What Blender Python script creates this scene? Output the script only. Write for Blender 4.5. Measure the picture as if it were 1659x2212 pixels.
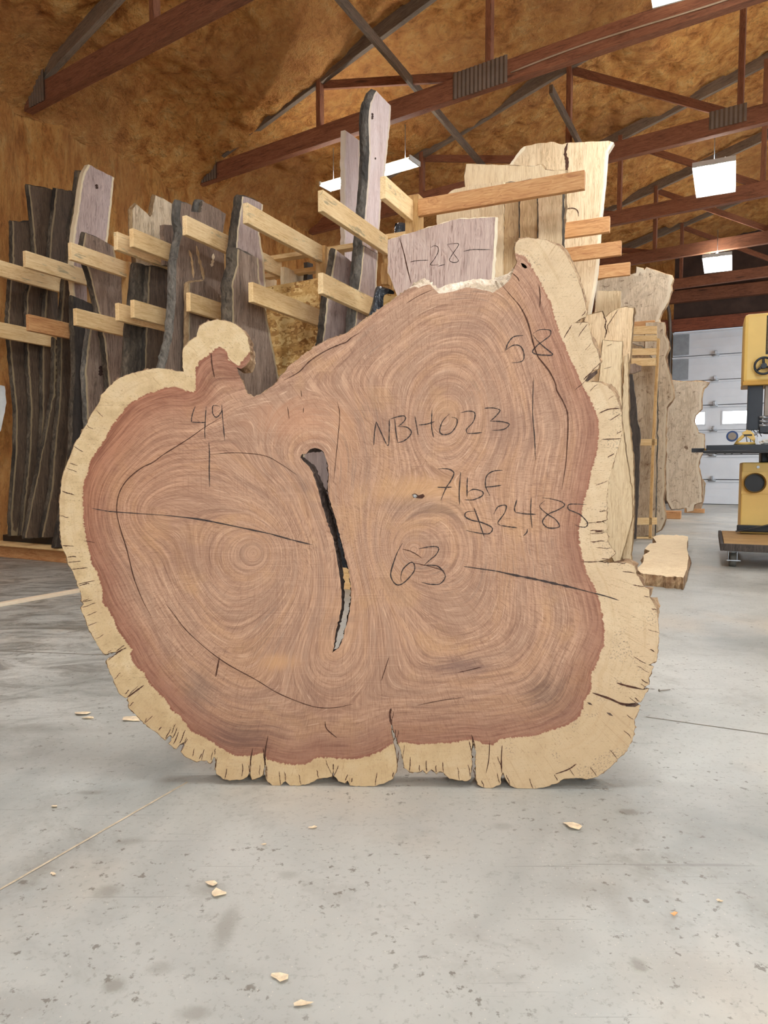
import bpy, bmesh, math, random
import numpy as np
from mathutils import Vector, Matrix, noise as mnoise
from mathutils.geometry import delaunay_2d_cdt
random.seed(7); rng = np.random.default_rng(7)
S = bpy.context.scene; COL = S.collection
for o in list(bpy.data.objects): bpy.data.objects.remove(o)

# ------------------------------------------------------------------ camera
CAMH = 0.857; FPX = 1500.0; CX, CY = 829.5, 1106.0; PITCH = math.atan(96.0 / FPX)
cam = bpy.data.cameras.new('camera'); co = bpy.data.objects.new('camera', cam); COL.objects.link(co)
cam.sensor_fit = 'VERTICAL'; cam.sensor_height = 36.0; cam.lens = 36.0 * FPX / 2212.0
cam.clip_start = 0.02; cam.clip_end = 200
co.location = (0, 0, CAMH); co.rotation_euler = (math.pi / 2 - PITCH, 0, 0); S.camera = co
# ------------------------------------------------------------------ world, exposure
w = bpy.data.worlds.new('world'); S.world = w; w.use_nodes = True
w.node_tree.nodes['Background'].inputs[0].default_value = (0.80, 0.88, 1.0, 1)
w.node_tree.nodes['Background'].inputs[1].default_value = 0.6
S.view_settings.view_transform = 'Standard'; S.view_settings.look = 'None'
S.view_settings.exposure = 0.19; S.view_settings.gamma = 1.0; S.view_settings.use_curve_mapping = False
DAY_MAIN = 305.0      # daylight through the big open door behind the camera
DAY_SIDE = 420.0
TUBE = 48.0           # fluorescent lenses, also the added uplight strips
WINDOW = 6.0

def area(name, loc, target, sx, sy, power, color):
    l = bpy.data.lights.new(name, 'AREA'); l.shape = 'RECTANGLE'; l.size = sx; l.size_y = sy
    l.energy = power; l.color = color
    o = bpy.data.objects.new(name, l); COL.objects.link(o); o.location = loc
    d = Vector(target) - Vector(loc); o.rotation_euler = d.to_track_quat('-Z', 'Y').to_euler(); return o
area('doorway_daylight', (2.6, -4.6, 2.3), (0.2, 3.0, 1.4), 4.6, 3.6, DAY_MAIN, (0.86, 0.95, 1.0))
area('side_doorway_daylight', (12.7, 4.7, 2.0), (5.0, 12.0, 1.6), 4.0, 3.6, DAY_SIDE, (0.66, 0.82, 1.0))

# ------------------------------------------------------------------ projection helpers
sa, ca = math.sin(PITCH), math.cos(PITCH); CAM = np.array([0, 0, CAMH])
def ray(px, py):
    x = (px - CX) / FPX; y = (CY - py) / FPX
    return np.array([x, y * sa + ca, y * ca - sa])
def on_z(px, py, z):
    d = ray(px, py); return CAM + d * ((z - CAMH) / d[2])
def on_plane(px, py, P, n):
    d = ray(px, py); return CAM + d * (np.dot(np.array(P) - CAM, n) / np.dot(d, n))
def srgb(r, g, b):
    f = lambda c: (c / 255 / 12.92) if c / 255 <= .04045 else ((c / 255 + .055) / 1.055) ** 2.4
    return (f(r), f(g), f(b), 1)

# ------------------------------------------------------------------ node helper
class NT:
    def __init__(s, name):
        m = bpy.data.materials.new(name); m.use_nodes = True; s.m = m; s.t = m.node_tree
        s.b = s.t.nodes['Principled BSDF']; s.out = s.t.nodes['Material Output']
    def n(s, typ, **kw):
        nd = s.t.nodes.new(typ)
        for k, v in kw.items():
            if k.startswith('i_'):
                key = k[2:]; key = int(key) if key.isdigit() else key.replace('_', ' ')
                s.set(nd.inputs[key], v)
            else: setattr(nd, k, v)
        return nd
    def set(s, inp, v):
        if isinstance(v, bpy.types.NodeSocket): s.t.links.new(v, inp)
        elif isinstance(v, bpy.types.Node): s.t.links.new(v.outputs[0], inp)
        else: inp.default_value = v
    def math(s, op, a, b=0.0, c=0.0, clamp=False):
        nd = s.t.nodes.new('ShaderNodeMath'); nd.operation = op; nd.use_clamp = clamp
        s.set(nd.inputs[0], a); s.set(nd.inputs[1], b); s.set(nd.inputs[2], c); return nd.outputs[0]
    def noise(s, vec, scale=1.0, detail=3.0, rough=.5, dist=0.0):
        nd = s.n('ShaderNodeTexNoise'); s.set(nd.inputs['Vector'], vec); s.set(nd.inputs['Scale'], scale)
        nd.inputs['Detail'].default_value = detail; nd.inputs['Roughness'].default_value = rough
        nd.inputs['Distortion'].default_value = dist; return nd.outputs[0]
    def map(s, vec, scale=(1, 1, 1), rot=(0, 0, 0), loc=(0, 0, 0)):
        nd = s.n('ShaderNodeMapping'); s.set(nd.inputs['Vector'], vec); nd.inputs['Scale'].default_value = scale
        nd.inputs['Rotation'].default_value = rot; nd.inputs['Location'].default_value = loc; return nd.outputs[0]
    def ramp(s, fac, stops):
        nd = s.n('ShaderNodeValToRGB'); s.set(nd.inputs[0], fac); el = nd.color_ramp.elements
        while len(el) < len(stops): el.new(0.5)
        for e, (p, c) in zip(el, stops):
            e.position = p; e.color = c if len(c) == 4 else (*c, 1)
        return nd.outputs[0]
    def step(s, v, a, b):   # smoothstep a..b -> 0..1
        nd = s.n('ShaderNodeMapRange'); nd.interpolation_type = 'SMOOTHSTEP'
        s.set(nd.inputs[0], v); s.set(nd.inputs[1], a); s.set(nd.inputs[2], b); nd.inputs[3].default_value = 0; nd.inputs[4].default_value = 1
        if a > b:
            nd.inputs[1].default_value = b; nd.inputs[2].default_value = a
            nd.inputs[3].default_value = 1; nd.inputs[4].default_value = 0
        return nd.outputs[0]
    def mix(s, f, a, b, mode='MIX'):
        nd = s.n('ShaderNodeMix'); nd.data_type = 'RGBA'; nd.blend_type = mode
        s.set(nd.inputs[0], f); s.set(nd.inputs[6], a); s.set(nd.inputs[7], b); return nd.outputs[2]
    def attr(s, name): return s.n('ShaderNodeAttribute', attribute_name=name)
    def comb(s, x, y, z):
        nd = s.n('ShaderNodeCombineXYZ'); s.set(nd.inputs[0], x); s.set(nd.inputs[1], y); s.set(nd.inputs[2], z); return nd.outputs[0]
    def bump(s, h, strength=.3, dist=.01):
        nd = s.n('ShaderNodeBump'); s.set(nd.inputs['Height'], h); nd.inputs['Strength'].default_value = strength
        nd.inputs['Distance'].default_value = dist; s.t.links.new(nd.outputs[0], s.b.inputs['Normal'])
    def done(s, col, rough=.8, metal=0.0, spec=None):
        s.set(s.b.inputs['Base Color'], col); s.set(s.b.inputs['Roughness'], rough); s.b.inputs['Metallic'].default_value = metal
        if spec is not None: s.b.inputs['Specular IOR Level'].default_value = spec
        return s.m

def plain(name, rgb, rough=.6, metal=0.0, var=.12, scale=8.0, bump=.1):
    t = NT(name); tc = t.n('ShaderNodeTexCoord'); v = tc.outputs['Object']
    a = t.noise(v, scale, 4, .6); c = srgb(*rgb)
    lo = tuple(x * (1 - var) for x in c[:3]); hi = tuple(min(1, x * (1 + var)) for x in c[:3])
    if bump: t.bump(a, bump, .004)
    return t.done(t.ramp(a, [(.3, lo), (.7, hi)]), rough, metal)
def emit(name, rgb, strength):
    t = NT(name); t.b.inputs['Base Color'].default_value = (.8, .8, .8, 1)
    t.b.inputs['Emission Color'].default_value = (*rgb, 1); t.b.inputs['Emission Strength'].default_value = strength
    return t.m

def wood(name, light, mid, dark, axis='z', fine=60.0, sap=None, stain=0.0, bump=.25, rough=.75, cathedral=True, knots=0.0, burl=0.0, stcol=(70, 78, 80)):
    """planks: grain stretched along one local axis; 'sap' attribute (0 at the edge) turns the rim to sapwood"""
    t = NT(name); tc = t.n('ShaderNodeTexCoord'); inf = t.n('ShaderNodeObjectInfo')
    off = t.math('MULTIPLY', inf.outputs['Random'], 37.0)
    vadd = t.n('ShaderNodeVectorMath', operation='ADD'); t.set(vadd.inputs[0], tc.outputs['Object'])
    t.set(vadd.inputs[1], t.comb(off, off, off)); v = vadd.outputs[0]
    st = {'z': (1, 1, .055), 'x': (.055, 1, 1)}[axis]
    st2 = {'z': (1, 1, .16), 'x': (.16, 1, 1)}[axis]
    warp = t.noise(v, 3.0, 2, .5)
    v2 = t.n('ShaderNodeVectorMath', operation='ADD'); t.set(v2.inputs[0], t.map(v, st2))
    t.set(v2.inputs[1], t.comb(t.math('MULTIPLY', warp, .06), t.math('MULTIPLY', warp, .06), t.math('MULTIPLY', warp, .03)))
    big = t.noise(v2.outputs[0], 16.0, 3, .55, .4)
    fn = t.noise(t.map(v, st), fine * 2.2, 4, .65)
    band = t.math('FRACT', t.math('MULTIPLY', big, 9.0)) if cathedral else big
    f = t.math('ADD', t.math('MULTIPLY', fn, .55), t.math('ADD', t.math('MULTIPLY', big, .33), t.math('MULTIPLY', band, .12)))
    c = t.ramp(f, [(.32, srgb(*dark)), (.47, srgb(*mid)), (.64, srgb(*light))])
    if burl:
        bn = t.noise(v, 9.0, 5, .75, 1.5)
        c = t.mix(t.math('MULTIPLY', t.step(bn, .55, .68), burl), c, srgb(112, 84, 62))
        bn2 = t.noise(v, 3.0, 3, .6, 2.0)
        c = t.mix(t.math('MULTIPLY', t.step(bn2, .5, .62), .35 * burl), c, srgb(150, 128, 104))
    if knots:
        vo = t.n('ShaderNodeTexVoronoi'); t.set(vo.inputs['Vector'], t.map(v, st2)); vo.inputs['Scale'].default_value = 5.0
        c = t.mix(t.math('MULTIPLY', t.step(vo.outputs[0], .12, .05), knots), c, srgb(60, 38, 28))
    if stain:
        sn = t.noise(t.map(v, {'z': (1, 1, .2), 'x': (.25, 1, 1)}[axis]), 14.0, 3, .7)
        c = t.mix(t.math('MULTIPLY', t.step(sn, .57, .68), stain), c, srgb(*stcol))
    if sap:
        sv = t.attr('sap').outputs['Fac']; sn = t.noise(v, 9.0, 3, .6)
        sv = t.math('ADD', sv, t.math('MULTIPLY', t.math('SUBTRACT', sn, .5), 1.0))
        c = t.mix(t.step(sv, 1.1, .7), c, srgb(*sap))
    hs = t.n('ShaderNodeHueSaturation'); t.set(hs.inputs['Color'], c)
    t.set(hs.inputs['Value'], t.math('ADD', .88, t.math('MULTIPLY', inf.outputs['Random'], .24)))
    t.bump(fn, bump, .003)
    return t.done(hs.outputs[0], rough)

def bark_mat(name, a, b, scale=30.0, axis='z', str_=1.0):
    t = NT(name); tc = t.n('ShaderNodeTexCoord'); v = t.map(tc.outputs['Object'], (1, 1, .35) if axis == 'z' else (.4, 1, 1))
    n1 = t.noise(v, scale, 6, .7, .5); n2 = t.noise(v, scale * .25, 3, .6)
    c = t.mix(t.step(n2, .4, .65), t.ramp(n1, [(.35, srgb(*a)), (.65, srgb(*b))]), t.ramp(n1, [(.3, tuple(x * .5 for x in srgb(*a)[:3])), (.7, srgb(*a))]))
    t.bump(n1, str_, .02); return t.done(c, .95)

M = {}
M['bark'] = bark_mat('bark_dark', (58, 50, 42), (122, 108, 90))
M['bark_grey'] = bark_mat('bark_grey', (84, 80, 74), (150, 142, 130))
M['bark_tan'] = bark_mat('bark_tan', (130, 98, 66), (206, 176, 132))
M['edge_tan'] = bark_mat('edge_tan', (150, 112, 78), (214, 184, 142), 60, str_=.7)
M['slot'] = bark_mat('slot_bark', (66, 44, 34), (128, 106, 92), 70, str_=.8)
M['raw'] = bark_mat('raw_split', (214, 190, 160), (250, 238, 218), 40, str_=.8)
M['pine'] = wood('pine_lumber', (244, 218, 170), (232, 200, 148), (208, 170, 114), 'x', stain=.55, bump=.12, rough=.7, stcol=(120, 116, 96))
M['pine_clean'] = wood('pine_clean', (244, 214, 162), (230, 194, 138), (208, 164, 106), 'x', bump=.12, rough=.7)
M['fir'] = wood('fir_lumber', (226, 176, 122), (208, 152, 98), (166, 104, 62), 'x', bump=.12, rough=.7)
M['pine_end'] = plain('pine_end', (230, 196, 140), .8)
M['pine_v'] = wood('pine_upright', (214, 176, 118), (190, 148, 92), (150, 110, 66), 'z', bump=.12, rough=.7)
M['walnut'] = wood('walnut_slab', (168, 146, 128), (136, 114, 98), (84, 68, 56), sap=(186, 166, 132), stain=.25, stcol=(58, 50, 46))
M['walnut_dim'] = wood('walnut_old', (112, 92, 72), (88, 70, 55), (54, 42, 34), sap=(150, 130, 98), stain=.35, stcol=(44, 38, 34))
M['walnut_light'] = wood('walnut_light', (204, 184, 176), (178, 158, 150), (132, 112, 104), sap=(226, 210, 176), stain=.12, stcol=(90, 78, 76))
M['walnut_pink'] = wood('walnut_pink', (236, 218, 212), (220, 198, 190), (190, 164, 156), sap=(226, 208, 186))
M['purple'] = wood('walnut_purple', (218, 196, 182), (200, 174, 162), (150, 122, 110), sap=None, stain=.2, stcol=(100, 84, 76))
M['pale'] = wood('pale_slab', (244, 224, 188), (230, 206, 166), (204, 174, 132), sap=(244, 228, 196))
M['pale_fig'] = wood('pale_figured', (238, 216, 180), (220, 192, 152), (176, 144, 106), sap=(244, 228, 198), stain=.15, stcol=(120, 96, 70))
M['spalt'] = wood('spalted_slab', (240, 224, 196), (214, 192, 158), (130, 104, 78), stain=.5, stcol=(118, 96, 72))
M['tan'] = wood('tan_slab', (220, 190, 146), (194, 160, 116), (146, 112, 78))
M['burl'] = wood('burl_slab', (222, 204, 178), (202, 182, 154), (164, 140, 114), burl=.9, sap=(214, 198, 172))
M['burl_dim'] = wood('burl_dim', (200, 182, 156), (176, 156, 130), (136, 114, 94), burl=.9)
M['dark_board'] = wood('dark_board', (86, 76, 68), (66, 58, 52), (42, 36, 33))
M['truss'] = wood('truss_lumber', (158, 104, 74), (134, 84, 58), (92, 56, 38), 'x', bump=.15, knots=.7)
M['truss_grey'] = wood('brace_lumber', (138, 118, 98), (116, 98, 80), (82, 66, 54), 'x', bump=.15)
M['galv'] = plain('galvanised_steel', (140, 128, 116), .45, .6)
M['steel'] = plain('steel', (170, 174, 178), .35, .8)
M['black'] = plain('black_paint', (30, 31, 34), .45)
M['blackmetal'] = plain('cast_iron', (48, 52, 58), .4, .3)
M['yellow'] = plain('machine_yellow', (232, 196, 112), .42, var=.06, scale=3)
M['yellow_dark'] = plain('machine_yellow_inner', (200, 152, 60), .5, var=.06)
M['batten'] = plain('pale_batten', (236, 216, 186), .8, scale=3)
M['grey_steel'] = plain('grey_steel', (150, 156, 160), .5)
M['white'] = plain('white_paint', (225, 225, 220), .4)
M['rubber'] = plain('grey_rubber', (92, 90, 84), .7)
M['housing'] = plain('fixture_white', (205, 200, 190), .4, var=.04)
M['tube'] = emit('tube_light', (.92, .97, 1.0), TUBE)
M['pane'] = emit('window_daylight', (.86, .93, 1.0), WINDOW)
M['writing'] = plain('crayon_black', (62, 50, 46), .9, var=.5, scale=260)
M['crack'] = plain('crack_shadow_brown', (78, 48, 34), .95, var=.4, scale=60)  # dark brown carries the shade inside cracks, laid on as flat shapes
M['mould'] = plain('mould_grey', (118, 112, 104), .95, var=.4, scale=90)
M['chip'] = plain('wood_chip', (232, 210, 176), .9, var=.25, scale=60)
M['cable'] = plain('white_cable', (186, 160, 134), .6)
def plastic_mat():
    t = NT('black_wrap'); tc = t.n('ShaderNodeTexCoord'); n = t.noise(t.map(tc.outputs['Object'], (1, 1, .5)), 14, 4, .6, 1.0)
    t.bump(n, 1.0, .03); return t.done(srgb(44, 48, 54), .22)
M['wrap'] = plastic_mat()
def osb_mat():
    t = NT('strand_board'); tc = t.n('ShaderNodeTexCoord'); v = tc.outputs['Object']
    cols = []
    c = None
    for k, (rot, sc) in enumerate([((0, .6, 0), (7, 7, 34)), ((0, -1.2, 0), (6, 6, 28)), ((0, 1.9, 0), (6, 6, 24))]):
        vo = t.n('ShaderNodeTexVoronoi'); t.set(vo.inputs['Vector'], t.map(v, sc, rot)); vo.inputs['Scale'].default_value = 1.0
        cc = t.ramp(vo.outputs['Color'], [(.1, srgb(158, 108, 54)), (.45, srgb(214, 164, 94)), (.9, srgb(246, 216, 150))])
        c = cc if c is None else t.mix(t.step(t.noise(v, 14 + k * 5, 2, .5), .46, .52), c, cc)
    t.bump(t.noise(v, 60, 4, .6), .3, .003); return t.done(c, .75)
M['osb'] = osb_mat()

# ------------------------------------------------------------------ object helpers
def tag(o, label=None, cat=None, group=None, kind=None):
    if label: o['label'] = label
    if cat: o['category'] = cat
    if group: o['group'] = group
    if kind: o['kind'] = kind
    return o
def empty(name, loc=(0, 0, 0), rz=0.0, **k):
    o = bpy.data.objects.new(name, None); COL.objects.link(o); o.location = loc; o.rotation_euler = (0, 0, rz)
    o.empty_display_size = .05; return tag(o, **k)
def link_mesh(name, me, mats, parent=None, loc=(0, 0, 0), rz=0.0, smooth=False, **k):
    o = bpy.data.objects.new(name, me); COL.objects.link(o)
    for m in (mats if isinstance(mats, (list, tuple)) else [mats]): me.materials.append(m)
    o.parent = parent; o.location = loc; o.rotation_euler = (0, 0, rz)
    if smooth:
        me.polygons.foreach_set('use_smooth', [True] * len(me.polygons))
    return tag(o, **k)
def bm_obj(name, bm, mats, parent=None, loc=(0, 0, 0), rz=0.0, smooth=False, **k):
    me = bpy.data.meshes.new(name); bm.normal_update(); bm.to_mesh(me); bm.free()
    return link_mesh(name, me, mats, parent, loc, rz, smooth, **k)
def bbox(bm, x0, x1, y0, y1, z0, z1, mi=0, bev=0.0, M4=None):
    vs = [bm.verts.new((x, y, z)) for x in (x0, x1) for y in (y0, y1) for z in (z0, z1)]
    fs = []
    for idx in ((0, 1, 3, 2), (4, 6, 7, 5), (0, 4, 5, 1), (2, 3, 7, 6), (0, 2, 6, 4), (1, 5, 7, 3)):
        f = bm.faces.new([vs[i] for i in idx]); f.material_index = mi; fs.append(f)
    if M4 is not None: bmesh.ops.transform(bm, matrix=M4, verts=vs)
    if bev:
        es = list({e for f in fs for e in f.edges})
        bmesh.ops.bevel(bm, geom=es, offset=bev, segments=2, affect='EDGES', profile=.5)
    return vs
def box(name, dims, mats, parent=None, bev=.004, rz=0.0, loc=(0, 0, 0), **k):
    bm = bmesh.new(); bbox(bm, *dims, bev=bev); return bm_obj(name, bm, mats, parent, loc, rz, **k)
def cyl(bm, p0, p1, r0, r1=None, seg=20, cap=True, mi=0):
    r1 = r0 if r1 is None else r1; p0 = Vector(p0); p1 = Vector(p1); d = (p1 - p0); L = d.length; q = d.to_track_quat('Z', 'Y')
    a, b = [], []
    for i in range(seg):
        t = 2 * math.pi * i / seg; c, s_ = math.cos(t), math.sin(t)
        a.append(bm.verts.new(p0 + q @ Vector((c * r0, s_ * r0, 0)))); b.append(bm.verts.new(p1 + q @ Vector((c * r1, s_ * r1, 0))))
    for i in range(seg):
        j = (i + 1) % seg; f = bm.faces.new((a[i], a[j], b[j], b[i])); f.material_index = mi; f.smooth = True
    if cap:
        f = bm.faces.new(a[::-1]); f.material_index = mi; f = bm.faces.new(b); f.material_index = mi
def tube(bm, pts, r, seg=8, closed=False):
    pts = [Vector(p) for p in pts]; rings = []; n = len(pts)
    for i, p in enumerate(pts):
        if closed: d = pts[(i + 1) % n] - pts[i - 1]
        else: d = pts[min(i + 1, n - 1)] - pts[max(i - 1, 0)]
        q = d.to_track_quat('Z', 'Y')
        rings.append([bm.verts.new(p + q @ Vector((math.cos(2 * math.pi * k / seg) * r, math.sin(2 * math.pi * k / seg) * r, 0))) for k in range(seg)])
    for i in range(n if closed else n - 1):
        A, B = rings[i], rings[(i + 1) % n]
        for k in range(seg):
            f = bm.faces.new((A[k], A[(k + 1) % seg], B[(k + 1) % seg], B[k])); f.smooth = True
    if not closed: bm.faces.new(rings[0][::-1]); bm.faces.new(rings[-1])

# ------------------------------------------------------------------ 2D polygon mesher
def pip(P, poly):
    x, y = P[:, 0], P[:, 1]; ins = np.zeros(len(P), bool); n = len(poly)
    for i in range(n):
        x0, y0 = poly[i]; x1, y1 = poly[(i + 1) % n]
        if y0 == y1: continue
        c = ((y0 > y) != (y1 > y)) & (x < (x1 - x0) * (y - y0) / (y1 - y0) + x0); ins ^= c
    return ins
def dist_poly(P, poly, closed=True):
    best = np.full(len(P), 1e9); n = len(poly)
    for i in range(n if closed else n - 1):
        a = np.array(poly[i], float); b = np.array(poly[(i + 1) % n], float); ab = b - a; L2 = max(1e-9, ab @ ab)
        t = np.clip(((P - a) @ ab) / L2, 0, 1); d = np.hypot(*(P - (a + t[:, None] * ab)).T); best = np.minimum(best, d)
    return best
def mesh2d(loops, spacing, margin=.55):
    """loops[0] outline, others holes -> (verts Nx2, tris, loop index lists)"""
    b = [np.array(l, float) for l in loops]; o = b[0]
    gx = np.arange(o[:, 0].min(), o[:, 0].max(), spacing); gy = np.arange(o[:, 1].min(), o[:, 1].max(), spacing)
    G = np.array([(x + (spacing * .5 if j % 2 else 0), y) for j, y in enumerate(gy) for x in gx])
    if len(G):
        ok = pip(G, o)
        for h in b[1:]: ok &= ~pip(G, h)
        G = G[ok]
        if len(G):
            dm = np.full(len(G), 1e9)
            for l in b: dm = np.minimum(dm, dist_poly(G, l))
            G = G[dm > spacing * margin]
    V = np.vstack(b + ([G] if len(G) else [])); E = []; k = 0; idx = []
    for l in b:
        n = len(l); idx.append(list(range(k, k + n))); E += [(k + i, k + (i + 1) % n) for i in range(n)]; k += n
    vs, es, fs, ov, oe, of = delaunay_2d_cdt([Vector(v) for v in V], E, [], 0, 1e-6)
    V2 = np.array([(v.x, v.y) for v in vs]); T = np.array([f for f in fs if len(f) == 3])
    c = V2[T].mean(axis=1); ok = pip(c, o)
    for h in b[1:]: ok &= ~pip(c, h)
    T = T[ok]
    mp = {}
    for i, l in enumerate(ov):
        for j in l: mp[j] = i
    return V2, T, [[mp[j] for j in l] for l in idx]
def subdiv(poly, step, jit, closed=True, seed=0):
    r = random.Random(seed); out = []; n = len(poly)
    for i in range(n if closed else n - 1):
        a = poly[i]; b = poly[(i + 1) % n]; L = math.hypot(b[0] - a[0], b[1] - a[1]); k = max(1, int(round(L / step)))
        for j in range(k):
            t = j / k; x = a[0] + (b[0] - a[0]) * t; y = a[1] + (b[1] - a[1]) * t
            if j and jit:
                g = r.gauss(0, jit); x += -(b[1] - a[1]) / L * g; y += (b[0] - a[0]) / L * g
            out.append((x, y))
    return out
def smooth_poly(pts, n=6, closed=False):
    out = []; N = len(pts)
    for i in range(N if closed else N - 1):
        p0 = pts[(i - 1) % N] if closed or i > 0 else pts[i]; p1 = pts[i]; p2 = pts[(i + 1) % N]
        p3 = pts[(i + 2) % N] if closed or i + 2 < N else p2
        for j in range(n):
            t = j / n
            out.append(tuple(.5 * ((2 * p1[k]) + (-p0[k] + p2[k]) * t + (2 * p0[k] - 5 * p1[k] + 4 * p2[k] - p3[k]) * t * t + (-p0[k] + 3 * p1[k] - 3 * p2[k] + p3[k]) * t ** 3) for k in (0, 1)))
    if not closed: out.append(tuple(pts[-1]))
    return out

class Plane:
    """vertical plane: origin, horizontal direction d; local x along d, local y away from the camera, local z up"""
    def __init__(s, P, d):
        s.P = np.array([P[0], P[1], 0.0]); s.d = np.array([d[0], d[1], 0.0]) / math.hypot(*d); s.n = np.array([-s.d[1], s.d[0], 0.0])
        s.ang = math.atan2(s.d[1], s.d[0])
    def uv(s, px, py, off=0.0):
        p = on_plane(px, py, s.P + s.n * off, s.n); r = p - s.P; return float(r @ s.d), float(p[2])
TH = math.radians(25.0); Ld = np.array([math.sin(TH), math.cos(TH)]); Cd = np.array([math.cos(TH), -math.sin(TH)])
def planeQ(q): return Plane(Cd * q, Ld)          # runs away from the camera, its face looks right
def planeP(p): return Plane(Ld * p, Cd)          # runs across, its face looks at the camera

def slab(name, plane, poly, th, mat, edge=None, sapw=0.0, step=9, jit=.7, bulge=.4, parent=None, seed=1, grid=14, smooth=True, base0=False, **k):
    """a sawn board whose face outline is given by sight lines onto its own plane; has real thickness and a rough rim"""
    if smooth: poly2 = subdiv(poly, step, jit, seed=seed)
    else: poly2 = subdiv(poly, step * 2, 0, seed=seed)
    V, T, L = mesh2d([poly2], 7 if sapw else grid)
    uv = np.array([plane.uv(x, y) for x, y in V]); zmin = uv[:, 1].min()
    if zmin < 0: uv[:, 1] = np.maximum(uv[:, 1], 0.004)
    if base0 is not False and zmin > base0:      # carry the foot of the board down to what it stands on
        zc = zmin + .38 * (uv[:, 1].max() - zmin); lowv = uv[:, 1] < zc
        uv[lowv, 1] = zc - (zc - uv[lowv, 1]) * (zc - base0) / (zc - zmin)
    u0 = float(uv[:, 0].mean()); z0 = float(uv[:, 1].min())
    sd = np.full(len(V), 9.0)
    if sapw:   # sapwood follows the long waney sides only, not the sawn ends
        sd = np.full(len(V), 1e9); m = len(poly)
        for i in range(m):
            a_, b_ = poly[i], poly[(i + 1) % m]
            if abs(b_[1] - a_[1]) > 1.1 * abs(b_[0] - a_[0]): sd = np.minimum(sd, dist_poly(V, [a_, b_], False))
        sd = np.minimum(sd / sapw, 9.0)
    N = len(V); loop = L[0]; nl = len(loop)
    verts = [(u - u0, 0.0, z - z0) for u, z in uv] + [(u - u0, th, z - z0) for u, z in uv]
    faces = [tuple(int(i) for i in t) for t in T]; back = [tuple(int(i) + N for i in t[::-1]) for t in T]
    # orientation: front must face -y
    def nrm(f):
        a, b, c = (np.array(verts[i]) for i in f); return np.cross(b - a, c - a)[1]
    if nrm(faces[0]) > 0: faces = [f[::-1] for f in faces]; back = [f[::-1] for f in back]
    allf = faces + back
    me = bpy.data.meshes.new(name)
    root = None
    P0 = plane.P + plane.d * u0; loc = (P0[0], P0[1], z0)
    if edge is not None:
        root = parent or empty(name, loc, plane.ang, **k)
        me.from_pydata(verts, [], allf); a = me.attributes.new('sap', 'FLOAT', 'POINT'); a.data.foreach_set('value', list(sd) * 2)
        body = link_mesh('board_body', me, mat, root); 
        # rough bark rim, three rows, bulging outwards
        cen = np.array([verts[i] for i in loop]).mean(axis=0); ev = []; r = random.Random(seed + 5)
        P2 = np.array([verts[i] for i in loop])
        tang = np.roll(P2, -1, 0) - np.roll(P2, 1, 0); out = np.stack([tang[:, 2], 0 * tang[:, 0], -tang[:, 0]], 1)
        ln = np.linalg.norm(out, axis=1)[:, None]; out = out / np.maximum(ln, 1e-6)
        area2 = np.sum(P2[:, 0] * np.roll(P2[:, 2], -1) - np.roll(P2[:, 0], -1) * P2[:, 2])
        if area2 < 0: out = -out
        rows = 5
        for j in range(rows):
            t = j / (rows - 1); bl = math.sin(math.pi * t) * th * bulge
            for i in range(nl):
                g = 0 if j in (0, rows - 1) else r.gauss(0, th * .05)
                p = P2[i] + out[i] * (bl + g) ; p = p.copy(); p[1] = th * t
                if p[2] < 0: p[2] = 0
                ev.append(tuple(p))
        ef = [(j * nl + i, j * nl + (i + 1) % nl, (j + 1) * nl + (i + 1) % nl, (j + 1) * nl + i) for j in range(rows - 1) for i in range(nl)]
        m2 = bpy.data.meshes.new('bark_edge'); m2.from_pydata(ev, [], ef)
        link_mesh('bark_edge', m2, edge, root)
        b2 = bmesh.new(); b2.from_mesh(m2); bmesh.ops.recalc_face_normals(b2, faces=b2.faces); b2.to_mesh(m2); b2.free()
        return root
    ef = [(loop[i], loop[(i + 1) % nl], loop[(i + 1) % nl] + N, loop[i] + N) for i in range(nl)]
    me.from_pydata(verts, [], allf + ef); a = me.attributes.new('sap', 'FLOAT', 'POINT'); a.data.foreach_set('value', list(sd) * 2)
    b2 = bmesh.new(); b2.from_mesh(me); bmesh.ops.recalc_face_normals(b2, faces=b2.faces); b2.to_mesh(me); b2.free()
    if parent is not None:
        return link_mesh(name, me, mat, parent, loc, plane.ang, **k)
    return link_mesh(name, me, mat, None, loc, plane.ang, **k)

def ribbon(name, pts, width, mat, to3, parent, taper=True, wob=.25, sm=6, seed=3, smooth=True):
    """a thin drawn / split line lying on a surface; pts in picture coordinates, to3 maps them to local xyz"""
    r = random.Random(seed); p = smooth_poly(pts, sm) if smooth else subdiv(pts, 5, .5, False, seed) + [pts[-1]]; n = len(p); vs = []
    for i, (x, y) in enumerate(p):
        a = p[max(0, i - 1)]; b = p[min(n - 1, i + 1)]; dx, dy = b[0] - a[0], b[1] - a[1]; L = math.hypot(dx, dy) or 1
        wd = width * .5 * (1 + r.uniform(-wob, wob))
        if taper: wd *= min(1, .25 + 4 * min(i, n - 1 - i) / n)
        nx, ny = -dy / L * wd, dx / L * wd
        vs.append(to3(x + nx, y + ny)); vs.append(to3(x - nx, y - ny))
    fs = [(2 * i, 2 * i + 1, 2 * i + 3, 2 * i + 2) for i in range(n - 1)]
    me = bpy.data.meshes.new(name); me.from_pydata(vs, [], fs)
    return link_mesh(name, me, mat, parent)
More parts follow.
